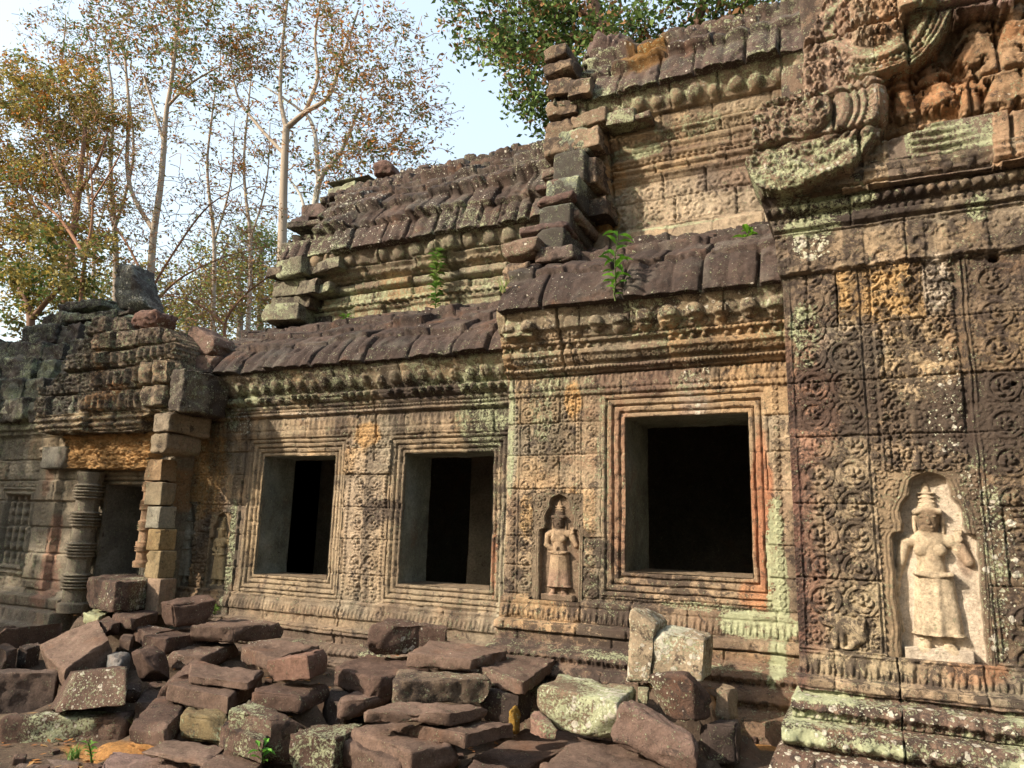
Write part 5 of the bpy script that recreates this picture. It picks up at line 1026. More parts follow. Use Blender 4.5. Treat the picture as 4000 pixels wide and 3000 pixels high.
def ped2_h(X, Z):
    Y_ = 5.22; z = lambda py: XZ(480, py, Y_)[1]; n = fb2(X*3, Z*3, 151, 4); h = .02*n
    ids, jt = coursing(X, Z, [z(y) for y in (1680, 1605, 1520, 1430, 1360, 1290, 1210, 1120)], .25, .55, 152, -9.5, -6, gap=.008)
    rows = np.zeros_like(X)
    for r0, r1_ in ((1598, 1540), (1500, 1445), (1412, 1372)):
        t = (Z-z(r0))/(z(r1_)-z(r0)); k = np.floor(X/.105); a = (X-(k+.5)*.105)/.05; w = np.interp(t, [0, .1, .45, .55, .62, .7, .85, 1], [.9, .8, .7, .95, .5, .55, .6, .2]); rows = np.maximum(rows, np.where((t > 0) & (t < 1), hemi(a/w)*.06*(rnd1(k, int(r0)) > .15), 0))
    mid = ss(.7, .55, np.abs(X-XZ(500, 1500, Y_)[0])); h = h+rows*mid+curls(X, Z, .12, 153)*.04*(1-mid)+curls(X, Z, .07, 154)*.02*mid*(rows < .01)
    band = (Z < z(1600)); h = np.where(band, .06+.02*np.cos((Z-z(1680))*90)+.02*n, h); arcx = X-XZ(610, 1450, Y_)[0]
    h = np.where((X > XZ(590, 1450, Y_)[0]) & (Z > z(1605)) & (Z < z(1430)), .08+.05*np.cos(X*30+Z*4)*.5+.03*n, h)
    h = h+(ids-.5)*.09-jt*.07+.018*fb2(X*8, Z*8, 155, 4)
    C = base_colour(X, Z, 150, ids); C = mix(C, .5, (.15, .12, .09)); C = mix(C, mid*ss(.1, .4, fb2(X*2, Z*3, 156, 3))*.8, (.34, .18, .08)); C = mix(C, ss(z(1400), z(1300), Z)*.5, (.17, .12, .095)); C = mix(C, ss(XZ(430, 1500, Y_)[0], XZ(280, 1500, Y_)[0], X)*.6, (.13, .13, .11)); C = mix(C, band*.6, (.32, .25, .16))
    M = np.stack([.38+.25*fb2(X*3, Z*3, 157, 3), .3+0*X, .6+0*X], -1); return h, C, M
flat_relief("pediment", [(165, 1690), (150, 1600), (165, 1520), (270, 1440), (290, 1360), (340, 1300), (380, 1240), (480, 1235), (500, 1285), (610, 1275), (660, 1290), (700, 1350), (690, 1420), (725, 1425), (735, 1500), (715, 1610), (590, 1610), (548, 1640), (545, 1685), (300, 1690)], 5.22, ped2_h, door, th=.42, wob=.035)
jb = MB()
def gs(mb, px0, py0, px1, py1, Y, dep, col, ma, seed, r=.03, amp=.018, rot=0, chip=.08):
    a = onY(px0, py1, Y); b = onY(px1, py0, Y); V, F, C, M = rock_mesh(box8(((a[0]+b[0])/2, Y+dep/2, (a[2]+b[2])/2), (b[0]-a[0], dep, b[2]-a[2]), rot, (0, 0)), seed, r=r, amp=amp, base=np.array(col), ma=ma, d=.03, chip=chip); mb.add(V, F, C, M)
for i, (y0, y1, c_) in enumerate(((1790, 1880, (.28, .19, .11)), (1880, 1975, (.25, .20, .13)), (1975, 2065, (.24, .22, .17)), (2065, 2150, (.31, .22, .11)), (2150, 2260, (.29, .22, .125)), (2260, 2400, (.24, .17, .12)))):
    gs(jb, 560, y0+3, 636-8*(i > 1), y1-3, 5.30, .2, c_, (.15, .1, .25), 820+i, r=.010, amp=.009)
jb.build("right_pilaster", STONE, door)
cb = MB(); gs(cb, 580, 1690, 655, 1770, 5.16, .45, (.24, .19, .13), (.3, .2, .3), 830); gs(cb, 585, 1605, 665, 1690, 5.12, .55, (.27, .22, .16), (.3, .2, .3), 831); cb.build("capital", STONE, door); cb = MB(); gs(cb, 645, 1430, 725, 1610, 5.05, .6, (.13, .11, .085), (.35, .4, .6), 832, amp=.03); cl_ = MB(); gs(cl_, 150, 1735, 262, 1830, 5.34, .2, (.16, .15, .125), (.3, .2, .3), 833); cl_.build("capital", STONE, door); gs(cb, 600, 1350, 690, 1425, 5.2, .6, (.17, .14, .11), (.5, .4, .4), 834)
cb.build("scroll_stones", STONE, door)
# roof of dark stones over the pavilion, running back and left
gr = MB()
lst = []; r5 = np.random.RandomState(15)
for k, (py, yy, x_end) in enumerate(((1560, 5.28, 270), (1480, 5.4, 285), (1405, 5.6, 320), (1330, 5.85, 350), (1262, 6.2, 420))):
    x = -260-r5.uniform(0, 60)
    while x < x_end:
        w_ = r5.uniform(75, 150); lst.append((x, py+r5.uniform(-16, 10), min(x+w_, x_end+10), py+84, yy+r5.uniform(-.06, .06), .8)); x += w_
lst = [l for l in lst if not (l[1] < 1300 and l[0] < 60)]+[(150, 1215, 260, 1275, 6.45, .9), (225, 1160, 395, 1215, 6.75, .9), (245, 1205, 420, 1260, 6.5, .9), (390, 1205, 520, 1240, 6.6, .7), (330, 1240, 470, 1310, 6.0, .8), (450, 1230, 520, 1290, 6.2, .7)]
for i, l_ in enumerate(lst): gs(gr, l_[0]-3, l_[1]-3, l_[2]+3, l_[3]+6, *l_[4:], (.08, .075, .068) if l_[1] < 1400 else (.14, .14, .11), (.5, .4, .5), 840+i, r=.03, amp=.045, rot=.12*((i % 3)-1))
gs(gr, -300, 1420, 560, 1620, 5.9, 1.6, (.06, .055, .05), (.2, .2, .5), 890); gs(gr, -300, 1290, 420, 1420, 6.7, 1.6, (.06, .055, .05), (.2, .2, .5), 891)
gr.build("roof_stones", STONE, door)
# ------------------------------------------------------------------ stones lying loose on the ruins
def loose(name, label, cat, hulls, ma, base, seed, r=.04, amp=.025, chip=.6, group=None, d=.04):
    mb = MB()
    for i, P8 in enumerate(hulls):
        V, F, C, M = rock_mesh(P8, seed+i, r=r, amp=amp, base=np.array(base), ma=ma, chip=chip, d=d); mb.add(V, F, C, M)
    allv = np.concatenate(mb.V); lo, hi = allv.min(0), allv.max(0); o = mb.build(name, STONE, None, loc=((lo[0]+hi[0])/2, (lo[1]+hi[1])/2, lo[2])); tag(o, label, cat, group); return o
def fr(q, Y, th): return quad8(q, (Y,)*4, th)
loose("upright_stone", "tall dark weathered stone standing alone on the doorway roof against the trees", "stone", [fr([(455, 1030), (505, 1030), (575, 1215), (430, 1200)][::-1], 6.6, .4)], (.2, .6, .5), (.10, .10, .09), 901, r=.07, amp=.05)
loose("fallen_boulder", "rounded reddish brown boulder lying on top of the doorway pediment", "stone", [box8((onY(558, 1245, 5.35)[0], 5.5, onY(558, 1250, 5.35)[2]), (.46, .4, .22), .1, (.05, -.1))], (.2, .6, .3), (.17, .10, .08), 903, r=.08, amp=.05)
loose("carved_block", "carved block with wedge shaped top capping the doorway pediment", "stone", [fr([(480, 1355), (675, 1350), (650, 1280), (500, 1275)], 5.3, .5)], (.4, .4, .35), (.25, .17, .12), 905, r=.05, amp=.03)
loose("leaning_stone", "broken brown stone leaning at the left end of the low tiled roof", "stone", [fr([(700, 1370), (830, 1400), (850, 1330), (740, 1262)], 5.5, .35), box8((onY(765, 1410, 5.45)[0], 5.65, onY(765, 1420, 5.45)[2]), (.42, .4, .28), .1)], (.25, .5, .35), (.17, .11, .085), 907, r=.04, amp=.03)
loose("boulder", "big dark brown boulder crowning the left end of the tall vault", "stone", [box8((onY(2345, 170, 7.2)[0], 7.6, onY(2345, 175, 7.2)[2]), (.62, .7, .52), .3, (.1, .15))], (.25, .35, .35), (.11, .075, .065), 910, r=.16, amp=.07)
loose("ridge_block", "squared brown block sitting alone on the ridge of the ruined left vault", "stone", [box8((onY(1497, 655, 8.2)[0], 8.3, onY(1497, 660, 8.2)[2]), (.36, .36, .24), .2, (.05, 0))], (.15, .3, .3), (.14, .085, .07), 912, r=.05, amp=.03)
loose("inner_boulder", "dark rounded boulder seen inside the doorway, upper one", "stone", [box8((onY(505, 2075, 7.2)[0], 7.2, onY(505, 2075, 7.2)[2]), (.6, .5, .55), .2)], (.5, .6, .2), (.16, .15, .13), 920, r=.2, amp=.05)
loose("inner_boulder", "dark rounded boulder seen inside the doorway, lower one", "stone", [box8((onY(515, 2190, 6.9)[0], 6.9, onY(515, 2190, 6.9)[2]-.1), (.7, .5, .6), .5)], (.3, .4, .2), (.14, .13, .12), 922, r=.2, amp=.05)
# ------------------------------------------------------------------ fallen blocks
def A(*p): return [(x/2.011, y/2.011+2200) for x, y in p]
def B(*p): return [(1000+x/2.011, y/2.011+2400) for x, y in p]
def Cc(*p): return [(1900+x/2.011, y/2.011+2300) for x, y in p]
def hpx(q, Y, hp):
    i = int(np.argmax([p[1] for p in q])); yy = Y if np.isscalar(Y) else Y[i]; return hp/2.011*np.linalg.norm(onY(q[i][0], q[i][1], yy)-EYE)/FPX
BR = (.092, .059, .046); BR2 = (.124, .083, .064); DK = (.065, .048, .041); GY = (.12, .11, .10)  # DK puts shade into the colour of blocks lying in shadow
rocks = []
def RK(label, q, Y, hp, base=BR, ma=(.12, .35, .25), extra=None, r=.009, amp=.018, chip=.7, cat="stone block", name="fallen_block"):
    th = hpx(q, Y, hp); P = quad8(q, Y, th); rocks.append((label, [P]+(extra or []), base, ma, r, amp, chip, cat, name))
    return P
def G4(q, Y, hp): return quad8(q, Y, hpx(q, Y, hp))
RK("large brown block with lichen spotted left end, topmost in front of the doorway", A((690, 108), (940, 152), (1370, 108), (1090, 66)), 4.9, 205, BR, (.45, .6, .4), r=.022)
RK("brown block tilted to the right, beside the lower corner of the left window", A((1250, 300), (1345, 325), (1705, 285), (1620, 228)), (4.75, 4.7, 5.0, 5.05), 175, BR, (.1, .4, .2), r=.022)
RK("flat reddish slab under the topmost block before the doorway", A((880, 392), (1040, 440), (1250, 378), (1130, 335)), 4.75, 85)
RK("small yellowish lichened stone under the left end of the topmost block", A((655, 392), (780, 418), (900, 368), (800, 322)), 4.9, 62, (.30, .25, .12), (.7, .3, .2), name="small_stone", cat="stone")
RK("reddish block at the left picture edge below the blind baluster window", A((-20, 525), (195, 497), (520, 455), (300, 455)), 4.5, 140, BR2, (.1, .2, .2))
RK("big tilted slab with broad sunlit speckled face in the left heap", A((310, 640), (480, 852), (858, 592), (762, 425))[::-1], (4.75, 4.35, 4.0, 4.4), 0, (.165, .112, .085), (.1, .25, .1))
rocks[-1][1][0] = quad8(A((762, 425), (858, 592), (480, 852), (300, 640)), (4.75, 4.4, 4.0, 4.3), .24)
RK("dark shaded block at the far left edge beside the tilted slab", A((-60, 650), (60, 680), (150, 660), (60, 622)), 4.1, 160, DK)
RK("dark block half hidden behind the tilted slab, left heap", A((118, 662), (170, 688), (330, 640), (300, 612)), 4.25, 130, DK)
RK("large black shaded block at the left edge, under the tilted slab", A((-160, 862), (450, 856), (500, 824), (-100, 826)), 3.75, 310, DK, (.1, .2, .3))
q = A((600, 860), (1012, 812), (985, 1112), (430, 1182)); P = quad8(q, (3.72, 3.85, 3.8, 3.6), .3, ext=onY(*A((540, 850))[0], 4.15)-onY(*q[0], 3.72))
RK("wedge shaped block with dark lichened face above the long low slab", q, (3.72, 3.85, 3.8, 3.6), 100, BR, (.3, .5, .3)); rocks[-1][1][0] = P
RK("long low slab with pale lichen patches at the bottom left", A((20, 1210), (985, 1205), (1075, 1148), (80, 1160)), 3.42, 225, BR, (.6, .6, .3), r=.022)
RK("sloping purple brown block right of the long low slab", A((1000, 1262), (1300, 1290), (1462, 1120), (1290, 992)), (3.5, 3.5, 3.95, 4.1), 130, BR, (.25, .3, .3))
RK("broad split slab with layered top, left of centre", A((1310, 945), (1800, 1045), (2085, 850), (1480, 800)), 3.85, 118, BR2, (.05, .15, .1), extra=[G4(A((1480, 880), (1960, 935), (2080, 835), (1500, 795)), 4.0, 60)])
RK("hump backed stone rising behind the broad split slab", A((1190, 1010), (1480, 850), (1745, 785), (1500, 735)), (3.95, 4.1, 4.35, 4.4), 120, BR)
RK("pointed pyramid like block with one lit face, left heap", A((1020, 700), (1180, 700), (1300, 705), (1165, 597)), (4.1, 4.05, 4.3, 4.3), 235, BR, (.1, .25, .2), r=.018, chip=1.0)
RK("long narrow slab pointing to the right behind the pointed block", A((1280, 705), (1590, 738), (1882, 624), (1620, 614)), 4.45, 95, BR2)
RK("long block with dark shaded front face under the tilted brown block", A((1130, 570), (1290, 596), (1745, 508), (1650, 478)), 4.45, 108, BR)
RK("chunky stone with white lichen dots left of the long shaded block", A((1030, 480), (1170, 565), (1380, 508), (1120, 440)), 4.6, 95, BR, (.15, .6, .2))
RK("wide flat slab close to the wall under the left window", A((1480, 492), (1850, 505), (2235, 468), (1800, 424)), 4.85, 105, BR2)
RK("smooth grey rounded stone wedged behind the pointed block", A((830, 690), (930, 745), (1060, 690), (880, 645)), 4.2, 160, (.14, .15, .15), (.0, .2, .1), r=.09, name="rounded_stone", cat="stone")
RK("lichened yellow brown stone under the overhang of the broad split slab", A((1415, 1190), (1790, 1225), (1810, 1150), (1480, 1125)), 3.72, 165, (.17, .13, .07), (.7, .5, .3), r=.018)
RK("low brown slab at the bottom edge beside the green sprout", A((1570, 1600), (1990, 1660), (2060, 1540), (1720, 1425)), 3.35, 60, BR2)
RK("small dark stone wedged between the wedge block and the sloping block", A((980, 1000), (1095, 1000), (1100, 955), (1000, 945)), 3.95, 80, DK, name="small_stone", cat="stone")
RK("dark brown stone behind the top corner of the tilted sunlit slab", A((770, 425), (870, 455), (950, 432), (850, 382)), 4.65, 115, BR, name="small_stone", cat="stone")
RK("small reddish stone under the white dotted chunky stone", A((930, 592), (1030, 602), (1050, 565), (960, 560)), 4.5, 75, BR2, name="small_stone", cat="stone")
RK("large block with a sunlit face and dark right end below the second window", B((885, 92), (1295, 85), (1510, 92), (1040, 5)), 4.75, 205, BR, (.3, .75, .2), r=.022)
RK("notched flat slab between the large sunlit block and the wall", B((1190, 305), (1700, 345), (1985, 275), (1390, 190)), 4.6, 92, BR2, (.1, .2, .15))
RK("flat topped block with a small chip on top, left of the lichened white stone", Cc((-60, 610), (290, 735), (542, 548), (110, 487)), 4.4, 105, BR2, (.3, .3, .2))
RK("large smooth block with two small holes in its top, centre of the heap", B((600, 395), (930, 500), (1430, 412), (870, 288)), 4.3, 165, BR, (.08, .12, .15), r=.03)
RK("long block with undercut yellow left end, centre right of the heap", B((1070, 518), (1855, 502), (1832, 462), (1112, 432)), 4.02, 180, (.15, .11, .08), (.4, .45, .4), r=.018)
RK("small broken block under the large smooth block", B((595, 690), (860, 672), (1095, 612), (745, 602)), 4.05, 115, BR, (.1, .2, .15), chip=1.0)
RK("low long slab under the undercut block", B((820, 762), (1540, 775), (1845, 712), (1090, 682)), 3.9, 85, BR2, (.15, .2, .2))
RK("wedge shaped slab with a dark right face, right of the grooved slab", B((1160, 842), (1640, 938), (2030, 850), (1800, 820)), 3.82, 105, BR2, (.05, .15, .1))
P = G4(B((600, 955), (1110, 1190), (1225, 1085), (740, 890)), 3.52, 190)
RK("large grooved slab with two carved steps and a fluted right side, front centre", B((740, 888), (1215, 1075), (1648, 1002), (1130, 835)), 3.58, 210, BR2, (.03, .1, .1), extra=[P], r=.022)
RK("big block with white lichen on its left face, behind the grooved slab", B((262, 930), (640, 975), (900, 850), (480, 852)), 3.62, 300, BR, (.55, .4, .2))
P = G4(A((1730, 1270), (2070, 1400), (2120, 1320), (1800, 1210)), 3.42, 150)
RK("moulded block with lichened bands and a dark lichened right side, left of centre", A((1795, 1145), (2135, 1195), (2440, 1160), (1990, 1055)), 3.55, 330, BR, (.75, .45, .35), extra=[P])
RK("flat block behind the moulded block, small pale spots along its edge", B((-45, 605), (370, 645), (590, 550), (110, 528)), 3.95, 118, BR, (.1, .3, .15))
RK("angled block with a reddish face and black right end, under the left window's right corner", B((50, 365), (400, 318), (552, 262), (440, 272)), (4.1, 4.05, 4.3, 4.35), 155, (.17, .10, .075), (.1, .3, .15))
RK("pale topped slab with white dots behind the angled reddish block", B((-145, 248), (150, 335), (500, 250), (130, 190)), 4.5, 105, BR2, (.05, .45, .1))
RK("broad flat slab at the bottom right of the grooved slab", Cc((-200, 1400), (315, 1385), (965, 1130), (300, 1095)), 3.95, 110, BR2, (.03, .08, .1))
RK("huge flat topped block at the bottom edge with a dark right face", Cc((380, 1440), (1470, 1440), (1612, 1228), (680, 1158)), 3.62, 260, BR2, (.03, .08, .1))
q1 = Cc((1135, 158), (1330, 250), (1290, 745), (1088, 738)); q2 = Cc((1290, 325), (1748, 412), (1742, 740), (1250, 745))
RK("upright pale stone with a peak on its left, covered in white lichen", q2, (4.72,)*4, 0, (.33, .26, .18), (.8, 1.7, .3)); rocks[-1][1][:] = [quad8(q2, (4.72,)*4, .30), quad8(q1, (4.70,)*4, .30)]
RK("squarish block with lichen spots and a black right face before the white stone", Cc((1268, 668), (1622, 700), (1772, 684), (1400, 630)), 4.35, 292, BR, (.4, .75, .35), r=.018)
RK("small lit block behind the squarish block, next to the plinth", Cc((1785, 750), (1900, 765), (1978, 742), (1870, 700)), 4.6, 240, (.24, .18, .12), (.4, .6, .3), name="small_block")
RK("large block with a wide yellow green lichened face under the white stone", Cc((385, 762), (1030, 882), (1185, 768), (600, 668)), 4.2, 285, (.20, .145, .10), (.8, .75, .2), r=.018)
RK("rounded wedge block sloping down to the right in front of the squarish block", Cc((1035, 885), (1700, 1200), (1640, 1080), (1150, 862)), (4.1, 3.95, 4.2, 4.35), 290, (.15, .10, .08), (.35, .5, .25), r=.04)
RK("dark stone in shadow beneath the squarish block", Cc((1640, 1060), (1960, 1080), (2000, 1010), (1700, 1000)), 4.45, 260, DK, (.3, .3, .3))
RK("small lichened slab between the white stone and the squarish block", Cc((1185, 775), (1268, 790), (1275, 756), (1200, 745)), 4.5, 110, (.2, .17, .11), (.8, .5, .2), name="small_stone", cat="stone")
RK("small pinkish stone at the left foot of the large green lichened block", Cc((325, 985), (450, 1045), (565, 1050), (385, 930)), 4.1, 130, (.22, .13, .10), (.5, .2, .2), name="small_stone", cat="stone")
RK("mossy orange stone in the dark gap right of the undercut block", Cc((165, 925), (262, 930), (275, 892), (180, 886)), 4.35, 190, (.26, .15, .03), (.5, .2, .2), r=.06, name="mossy_stone", cat="stone")
RK("thin grey paving slab at the bottom left corner", A((-60, 1600), (330, 1560), (445, 1490), (-40, 1500)), 3.2, 40, (.14, .105, .085), (.05, .1, .2), name="paving_slab", cat="paving slab")
RK("grey brown paving slab beside the small green weed", A((60, 1660), (640, 1630), (620, 1550), (180, 1530)), 3.05, 40, (.15, .11, .09), (.05, .1, .2), name="paving_slab", cat="paving slab")
RK("smooth purple paving slab at the bottom left of the heap", A((740, 1650), (1500, 1650), (1450, 1530), (880, 1465)), 3.1, 60, (.17, .115, .10), (.03, .1, .1), name="paving_slab", cat="paving slab")
RK("wide thin paving slab between the heap and the purple slab", A((1100, 1470), (1620, 1570), (1780, 1440), (1340, 1375)), 3.35, 30, (.16, .11, .085), (.05, .1, .15), name="paving_slab", cat="paving slab")
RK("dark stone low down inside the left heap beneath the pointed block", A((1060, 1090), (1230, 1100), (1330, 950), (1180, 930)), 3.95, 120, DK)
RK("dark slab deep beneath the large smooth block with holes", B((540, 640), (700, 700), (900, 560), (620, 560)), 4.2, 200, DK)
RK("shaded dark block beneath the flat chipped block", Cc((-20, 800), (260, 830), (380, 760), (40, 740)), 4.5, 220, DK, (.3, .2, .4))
RK("brown block at the bottom edge in front of the grooved slab", B((1640, 1250), (2020, 1260), (2000, 1180), (1700, 1150)), 3.75, 60, BR)
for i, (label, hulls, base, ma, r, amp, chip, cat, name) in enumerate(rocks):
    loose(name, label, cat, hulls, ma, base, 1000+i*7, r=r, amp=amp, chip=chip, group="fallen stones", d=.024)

# ------------------------------------------------------------------ ground
gxs = np.unique(np.concatenate([np.linspace(-400, -14, 22), axis([-14, 3], .05), np.linspace(3, 400, 30)])); gys = np.unique(np.concatenate([np.linspace(-300, 1.5, 40), axis([1.5, 7], .05), np.linspace(7, 500, 40)]))
X, Y = np.meshgrid(gxs, gys)
Zg = .02+.05*ss(3.0, 3.8, Y)+.26*ss(3.7, 4.7, Y)
for (label, hulls, *_r_) in rocks:
    for P in hulls:
        c = P.mean(0); top = P[:, 2].max(); lo = P[:, 2].min(); R_ = max(np.ptp(P[:, 0]), np.ptp(P[:, 1]))*.5+.12
        if lo > .1: dd = np.hypot(X-c[0], Y-c[1])/R_; Zg = np.maximum(Zg, (min(lo-.04, top-.3))*ss(1.1, .5, dd))
for (label, hulls, *_r_) in rocks:
    for P in hulls[:1]:
        c = P.mean(0); lo = P[:, 2].min(); e1 = (P[1]-P[0])[:2]; e2 = (P[2]-P[0])[:2]; ins_ = np.hypot(X-c[0], Y-c[1]) < max(np.linalg.norm(e1), np.linalg.norm(e2))*.5+.12; Zg = np.where(ins_, np.minimum(Zg, max(lo+.02, .0)), Zg)
flat = ss(-12.5, -11, X)*ss(3.5, 2, X)*ss(1, 2, Y)*ss(7.5, 7, Y)
Zg = Zg+(.02*fb2(X*3, Y*3, 401, 4)+.008*fb2(X*14, Y*14, 402, 3))*flat
V, F = sheet(np.stack([X, Y, Zg], -1)); C = np.broadcast_to(np.array((.105, .074, .052)), X.shape+(3,)).copy(); C = mix(C, ss(0, .5, fb2(X*2, Y*2, 403, 4))*.6, (.07, .052, .04))
for px, py, rx, ry in ((440, 2935, .55, .14), (2880, 2880, .35, .3)):
    p = onZ(px, py, .05 if px < 1000 else .33); C = mix(C, blob(X, Y, p[0], p[1], rx, ry, 5)*.9, (.34, .17, .055))
g = mesh_np("ground", V, F.reshape(-1, 4), STONE, None, C.reshape(-1, 3), np.broadcast_to(np.array((.05, .02, .3)), (len(V), 3))); g["kind"] = "structure"; g["label"] = "brown earth and sandy ground under the fallen stones"
g.data.materials[0] = STONE
cm = MB(); rs = np.random.RandomState(9)
for i in range(340):
    px = rs.uniform(0, 3050); py = rs.uniform(2480, 3000); p = onZ(px, py, .25); 
    if p[1] > 5.25 or p[1] < 2.7: continue
    ix = np.argmin(np.abs(gxs-p[0])); iy = np.argmin(np.abs(gys-p[1])); s_ = rs.uniform(.02, .075)
    V, F, C, M = rock_mesh(box8((p[0], p[1], Zg[iy, ix]+s_*.2), (s_*rs.uniform(1, 1.8), s_, s_*.7), rs.uniform(0, 3), (rs.uniform(-.3, .3), 0)), 3000+i, r=s_*.1, amp=s_*.08, chip=.05, base=(BR, BR2, (.2, .15, .10))[i % 3], ma=(.2, .3, .2), d=.03); cm.add(V, F, C, M)
o = cm.build("stone_chips", STONE); tag(o, "small broken stone chips scattered over the earth between the blocks", "rubble", kind="stuff")
# fallen leaves and grass
LEAFM = plain_mat("leaf", (.1, .1, .05), .7, attr=True, trans=.3)
def leafquad(p, d, n, L, W):
    d = np.array(d); s = np.cross(d, n); s /= np.linalg.norm(s)+1e-9; return [p, p+d*L*.5+s*W*.5, p+d*L, p+d*L*.5-s*W*.5]
rs = np.random.RandomState(77); LV = []; LC = []
for i in range(1300):
    px = rs.uniform(50, 3000); py = rs.uniform(2500, 3000); p = onZ(px, py, .06+rs.uniform(0, .5))
    if p[1] > 5.3 or p[1] < 2.6: continue
    a = rs.uniform(0, 6.28); ix = np.argmin(np.abs(gxs-p[0])); iy = np.argmin(np.abs(gys-p[1])); p = np.array((p[0], p[1], Zg[iy, ix]+.012)); q = leafquad(p, (math.cos(a), math.sin(a), rs.uniform(-.1, .3)), (0, 0, 1), rs.uniform(.04, .08), rs.uniform(.02, .035)); LV += q
    LC += [np.array([(.38, .17, .05), (.30, .13, .05), (.42, .27, .12)][rs.randint(3)])]*4
o = mesh_np("fallen_leaves", np.array(LV), np.arange(len(LV)).reshape(-1, 4), LEAFM, None, np.array(LC), None, False); tag(o, "dry orange leaves scattered between the fallen stones", "leaves", kind="stuff")
# ------------------------------------------------------------------ trees and plants
BARK = plain_mat("bark", (.2, .15, .1), .9, attr=True)
def tubes(mb_V, mb_F, mb_C, paths, col0):
    for pts, rad, col in paths:
        pts = np.asarray(pts, float); n = len(pts)
        if n < 2: continue
        k = 7 if rad[0] > .05 else (4 if rad[0] > .015 else 3); tg = np.gradient(pts, axis=0); tg /= np.linalg.norm(tg, axis=1, keepdims=True)+1e-9
        up = np.array((.3, .2, .9)); a = np.cross(tg, up); a /= np.linalg.norm(a, axis=1, keepdims=True)+1e-9; b = np.cross(tg, a); th = np.arange(k)/k*2*np.pi
        R = np.asarray(rad)[:, None, None]; V = pts[:, None, :]+R*(np.cos(th)[None, :, None]*a[:, None, :]+np.sin(th)[None, :, None]*b[:, None, :])
        base = sum(len(v) for v in mb_V[-1:]) if False else tubes.n; I = np.arange(n*k).reshape(n, k)+base; J = np.roll(I, -1, 1)
        mb_V.append(V.reshape(-1, 3)); mb_F.append(np.stack([I[:-1], J[:-1], J[1:], I[1:]], -1).reshape(-1, 4)); mb_C.append(np.broadcast_to(np.asarray(col), (n*k, 3))); tubes.n += n*k
def smooth_path(P, n=10, seed=0, wob=.03):
    P = np.asarray(P, float); t = np.linspace(0, len(P)-1, (len(P)-1)*n+1); Q = np.empty((len(t), 3))
    for j, tt in enumerate(t):
        i = min(int(tt), len(P)-2); f = tt-i; p0 = P[max(i-1, 0)]; p1 = P[i]; p2 = P[i+1]; p3 = P[min(i+2, len(P)-1)]
        Q[j] = .5*((2*p1)+(-p0+p2)*f+(2*p0-5*p1+4*p2-p3)*f*f+(-p0+3*p1-3*p2+p3)*f**3)
    L = np.linalg.norm(P[-1]-P[0]); z = np.arange(len(t))*.0
    for a in range(3): Q[:, a] += wob*L*.12*fb2(t*1.3+a*9, z, seed+a, 3)
    return Q
def tree(name, label, cat, stems, targets, leaf, barkcol, seed, Y0, twigcol=None, nleaf=8, group=None, reach=.55, leafp=1.0, droop=0., trunk_name="trunk"):
    """stems: [(path of 3D points, r0, r1)], targets: twig end points; each new twig grows from the nearest wood towards its target"""
    rs = np.random.RandomState(seed); V = []; F = []; C = []; tubes.n = 0; nodes = []; nr = []
    paths = []
    for i, (P, r0, r1) in enumerate(stems):
        Q = smooth_path(P, 8, seed+i); r = np.linspace(r0, r1, len(Q)); paths.append((Q, r, barkcol)); nodes.append(Q[2:]); nr.append(r[2:])
    nodes = list(np.concatenate(nodes)); nr = list(np.concatenate(nr)); tg = np.asarray(targets); 
    cen = np.array(nodes); d0 = np.array([np.min(np.linalg.norm(cen-t, axis=1)) for t in tg]); order = np.argsort(d0); ends = []
    N = np.zeros((len(nodes)+len(tg)*12, 3)); N[:len(nodes)] = nodes; R = np.zeros(len(N)); R[:len(nodes)] = nr; m = len(nodes)
    for t in tg[order]:
        dd = np.linalg.norm(N[:m]-t, axis=1)+ (N[:m, 2] > t[2]+.2)*.6; i = int(np.argmin(dd)); p = N[i]; L = np.linalg.norm(t-p)
        if L < .08: continue
        k = int(np.clip(L/.22, 3, 10)); s = np.linspace(0, 1, k+1)[1:, None]; arch = np.array((0, 0, 1.))*(np.sin(s*np.pi)*.10*L)
        Q = p+(t-p)*s+arch+rs.normal(0, .022*L**.5, (k, 3))*np.sin(s*np.pi*.9+.2); Q = np.concatenate([[p], Q]); r0 = min(R[i]*.75, (.014+.012*L)*Y0/16); r = np.linspace(r0, .0105*Y0/16*(1.25 if name == 'bare_tree' else 1), k+1)
        paths.append((Q, r, twigcol if (twigcol is not None and r0 < .03) else barkcol)); N[m:m+k] = Q[1:]; R[m:m+k] = r[1:]; m += k; ends.append(Q[-3:])
    tubes(V, F, C, paths, barkcol); base = np.array(stems[0][0][0], float)
    root = thing(name, tuple(base), label, cat, group)
    mesh_np(trunk_name, np.concatenate(V), np.concatenate(F), BARK, root, np.concatenate(C))
    size, cols, w = leaf
    if nleaf and ends:
        E = np.concatenate(ends); E = E[rs.rand(len(E)) < leafp]; n = len(E)*nleaf; base_ = np.repeat(E, nleaf, 0)+rs.normal(0, .13 if size < .2 else .25, (n, 3)); d = rs.normal(0, 1, (n, 3)); d[:, 2] = d[:, 2]*.6-.35-droop; d /= np.linalg.norm(d, axis=1, keepdims=True)
        nn = rs.normal(0, 1, (n, 3)); s = np.cross(d, nn); s /= np.linalg.norm(s, axis=1, keepdims=True); L = (size*rs.uniform(.6, 1.3, n))[:, None]; W = L*w
        up = np.cross(s, d)*L*.12
        q = np.stack([base_, base_+d*L*.45+s*W*.5+up, base_+d*L, base_+d*L*.45-s*W*.5+up], 1).reshape(-1, 3)
        cl = np.repeat(np.array(cols)[np.repeat(rs.choice(len(cols), len(E), p=None), nleaf)]*rs.uniform(.6, 1.35, (n, 1)), 4, 0)
        mesh_np("foliage", q, np.arange(len(q)).reshape(-1, 4), LEAFM, root, cl, None, False)
    return root
